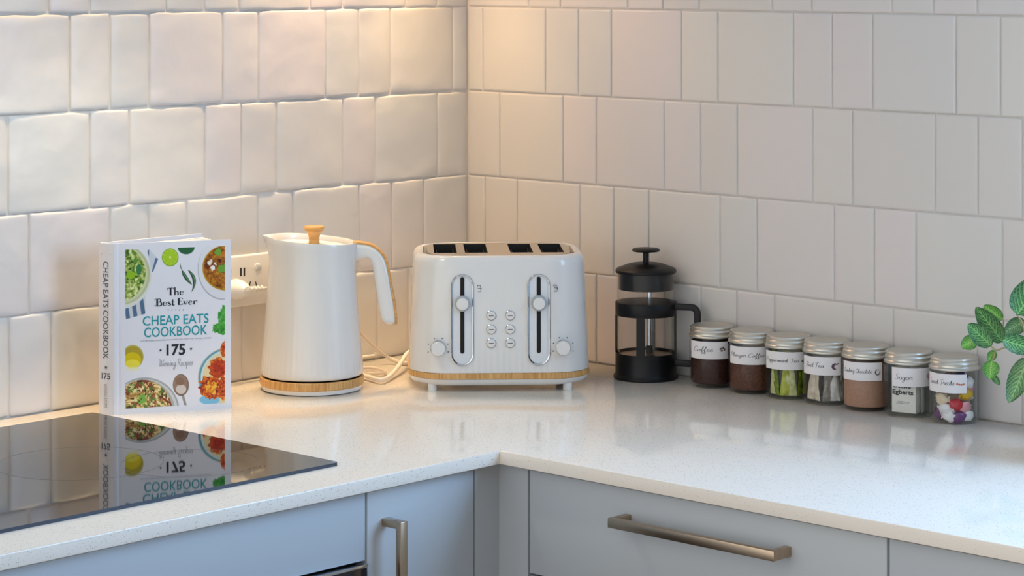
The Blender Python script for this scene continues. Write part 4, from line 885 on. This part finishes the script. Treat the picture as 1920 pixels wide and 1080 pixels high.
# hidden core of the jar: further sweets at the back
for n_, (an, r, z, c) in enumerate(((150, .015, .014, 'white'), (210, .015, .016, 'cream'), (180, .012, .034, 'cream'), (110, .018, .034, 'white'), (250, .016, .034, 'white'), (180, .012, .056, 'maroon'))):
    p, a = in_jar(6, an, r, z); o = obj('wrapped_sweet', MB().blob(p, (.007, .010, .008), 0, 16, 10, a, .4, n_ + 60), SW[c]); tag(o, f'{c} wrapped sweet at the back of the sweets jar', 'sweet', 'wrapped sweets in the jar')

# ------------------------------------------------------------------ plant
LM = [leaf_mat('deep_green_leaf', rgb(20, 74, 32), rgb(36, 106, 46), rgb(152, 196, 112)), leaf_mat('bright_green_leaf', rgb(48, 114, 34), rgb(88, 158, 48), rgb(176, 214, 122)), leaf_mat('olive_leaf', rgb(44, 84, 40), rgb(86, 128, 66), rgb(166, 192, 136))]
STEM = M('pale_stem', rgb(168, 150, 104), .5)
def pot_mat(): return M('white_ceramic_pot', rgb(222, 220, 216), .35)
PB = Vector((1.195, -.150, CT))
plant = thing('potted_plant', 'trailing green plant with pale veined leaves at the right edge', 'plant', (0, 0, 0))
obj('pot', MB().lathe([(0, 0), (.036, 0), (.040, .004), (.050, .082), (.0505, .086), (.047, .086), (.045, .078), (0, .078)], 48, c=PB), pot_mat(), plant)
cp = lambda x, y: (1700 + x / 3.6, 480 + y / 3.6)
DEP = 3.10
def leaf(base, tipp, width, m, dep=DEP, dtip=0.0, roll=0.0, cup=.18, full=.45):
    b, t_ = at_depth(*cp(*base), dep), at_depth(*cp(*tipp), dep + dtip); ax = t_ - b; L = ax.length; axn = ax.normalized()
    nrm = (CAM - b).normalized(); sd_ = axn.cross(nrm).normalized(); nrm = sd_.cross(axn).normalized()
    q = sd_ * math.cos(roll) + nrm * math.sin(roll); nrm = nrm * math.cos(roll) - sd_ * math.sin(roll); W = width / 3.6 / (F_PX / dep) / 2
    NS, NT = 22, 12; vs, uvs = [], []
    for i in range(NS + 1):
        s = i / NS; wv = W * (max(0, math.sin(PI * s ** (.82 if full < .5 else 1.0))) ** .55) * (1 - .18 * s ** 3)
        for j in range(NT + 1):
            v = j / NT * 2 - 1
            off = cup * W * (v * v) * .9 - .10 * L * math.sin(PI * s) * .6 + .035 * W * math.sin(s * 28) * (1 - abs(v)) * abs(v) * 2
            vs.append(b + axn * (L * s) + q * (wv * v) + nrm * off); uvs.append((s, v))
    fs = [(i * (NT + 1) + j, i * (NT + 1) + j + 1, (i + 1) * (NT + 1) + j + 1, (i + 1) * (NT + 1) + j) for i in range(NS) for j in range(NT)]
    lm = MB().add(vs, fs, 0, True); o = obj('leaf', lm, LM[m], plant, sharp=80)
    uvl = o.data.uv_layers.new(name='leaf_uv')
    for lp_ in o.data.loops: uvl.data[lp_.index].uv = uvs[lp_.vertex_index]
    return b
sol = lambda o: None
B = []
B.append(leaf((742, 400), (930, 120), 235, 0, 3.06, .02, .25))
B.append(leaf((645, 430), (518, 330), 95, 1, 3.13, .0, .2))
B.append(leaf((648, 580), (466, 342), 142, 0, 3.09, .0, .1))
B.append(leaf((572, 604), (412, 458), 136, 0, 3.075, .0, -.1))
B.append(leaf((470, 560), (366, 616), 104, 1, 3.10, .0, -.1))
B.append(leaf((800, 440), (654, 520), 120, 2, 3.13, .0, .2))
B.append(leaf((645, 565), (905, 640), 138, 0, 3.05, .0, .2))
B.append(leaf((598, 640), (548, 712), 66, 1, 3.11, .0, .1))
B.append(leaf((575, 706), (560, 832), 118, 1, 3.09, .0, .1)); B.append(leaf((575, 800), (630, 872), 46, 0, 3.11))
B.append(leaf((815, 690), (690, 994), 158, 2, 3.07, -.02, -.25))
B.append(leaf((880, 600), (1010, 420), 150, 1, 3.12)); B.append(leaf((880, 700), (1010, 860), 150, 0, 3.10))
crown = PB + Vector((0, 0, .10))
def stem(pts, r=.0011): obj('stem', MB().tube(smooth_path(pts, 8), r, 8), STEM, plant)
P_ = lambda x, y, d=DEP + .01: at_depth(*cp(x, y), d)
hub = P_(850, 590, 3.13)
stem([PB + Vector((0, 0, .078)), crown + Vector((-.005, 0, .02)), P_(1000, 560, 3.13), hub], .0016)
stem([hub, P_(740, 600), P_(655, 620), P_(605, 636), P_(560, 596)]); stem([P_(605, 634), P_(598, 650)]); stem([hub, P_(700, 585), P_(645, 572), P_(648, 500), P_(655, 436), P_(640, 424)])
stem([hub, P_(800, 520), P_(780, 450), P_(745, 398)]); stem([hub, P_(830, 660), P_(812, 694)]); stem([P_(572, 604), P_(510, 580), P_(466, 562)])
stem([P_(595, 650), P_(585, 690), P_(575, 708), P_(578, 770), P_(578, 802)]); stem([PB + Vector((0, 0, .078)), P_(1000, 640, 3.12), P_(882, 600, 3.12)]); stem([PB + Vector((0, 0, .078)), P_(980, 700, 3.11), P_(882, 700, 3.10)])
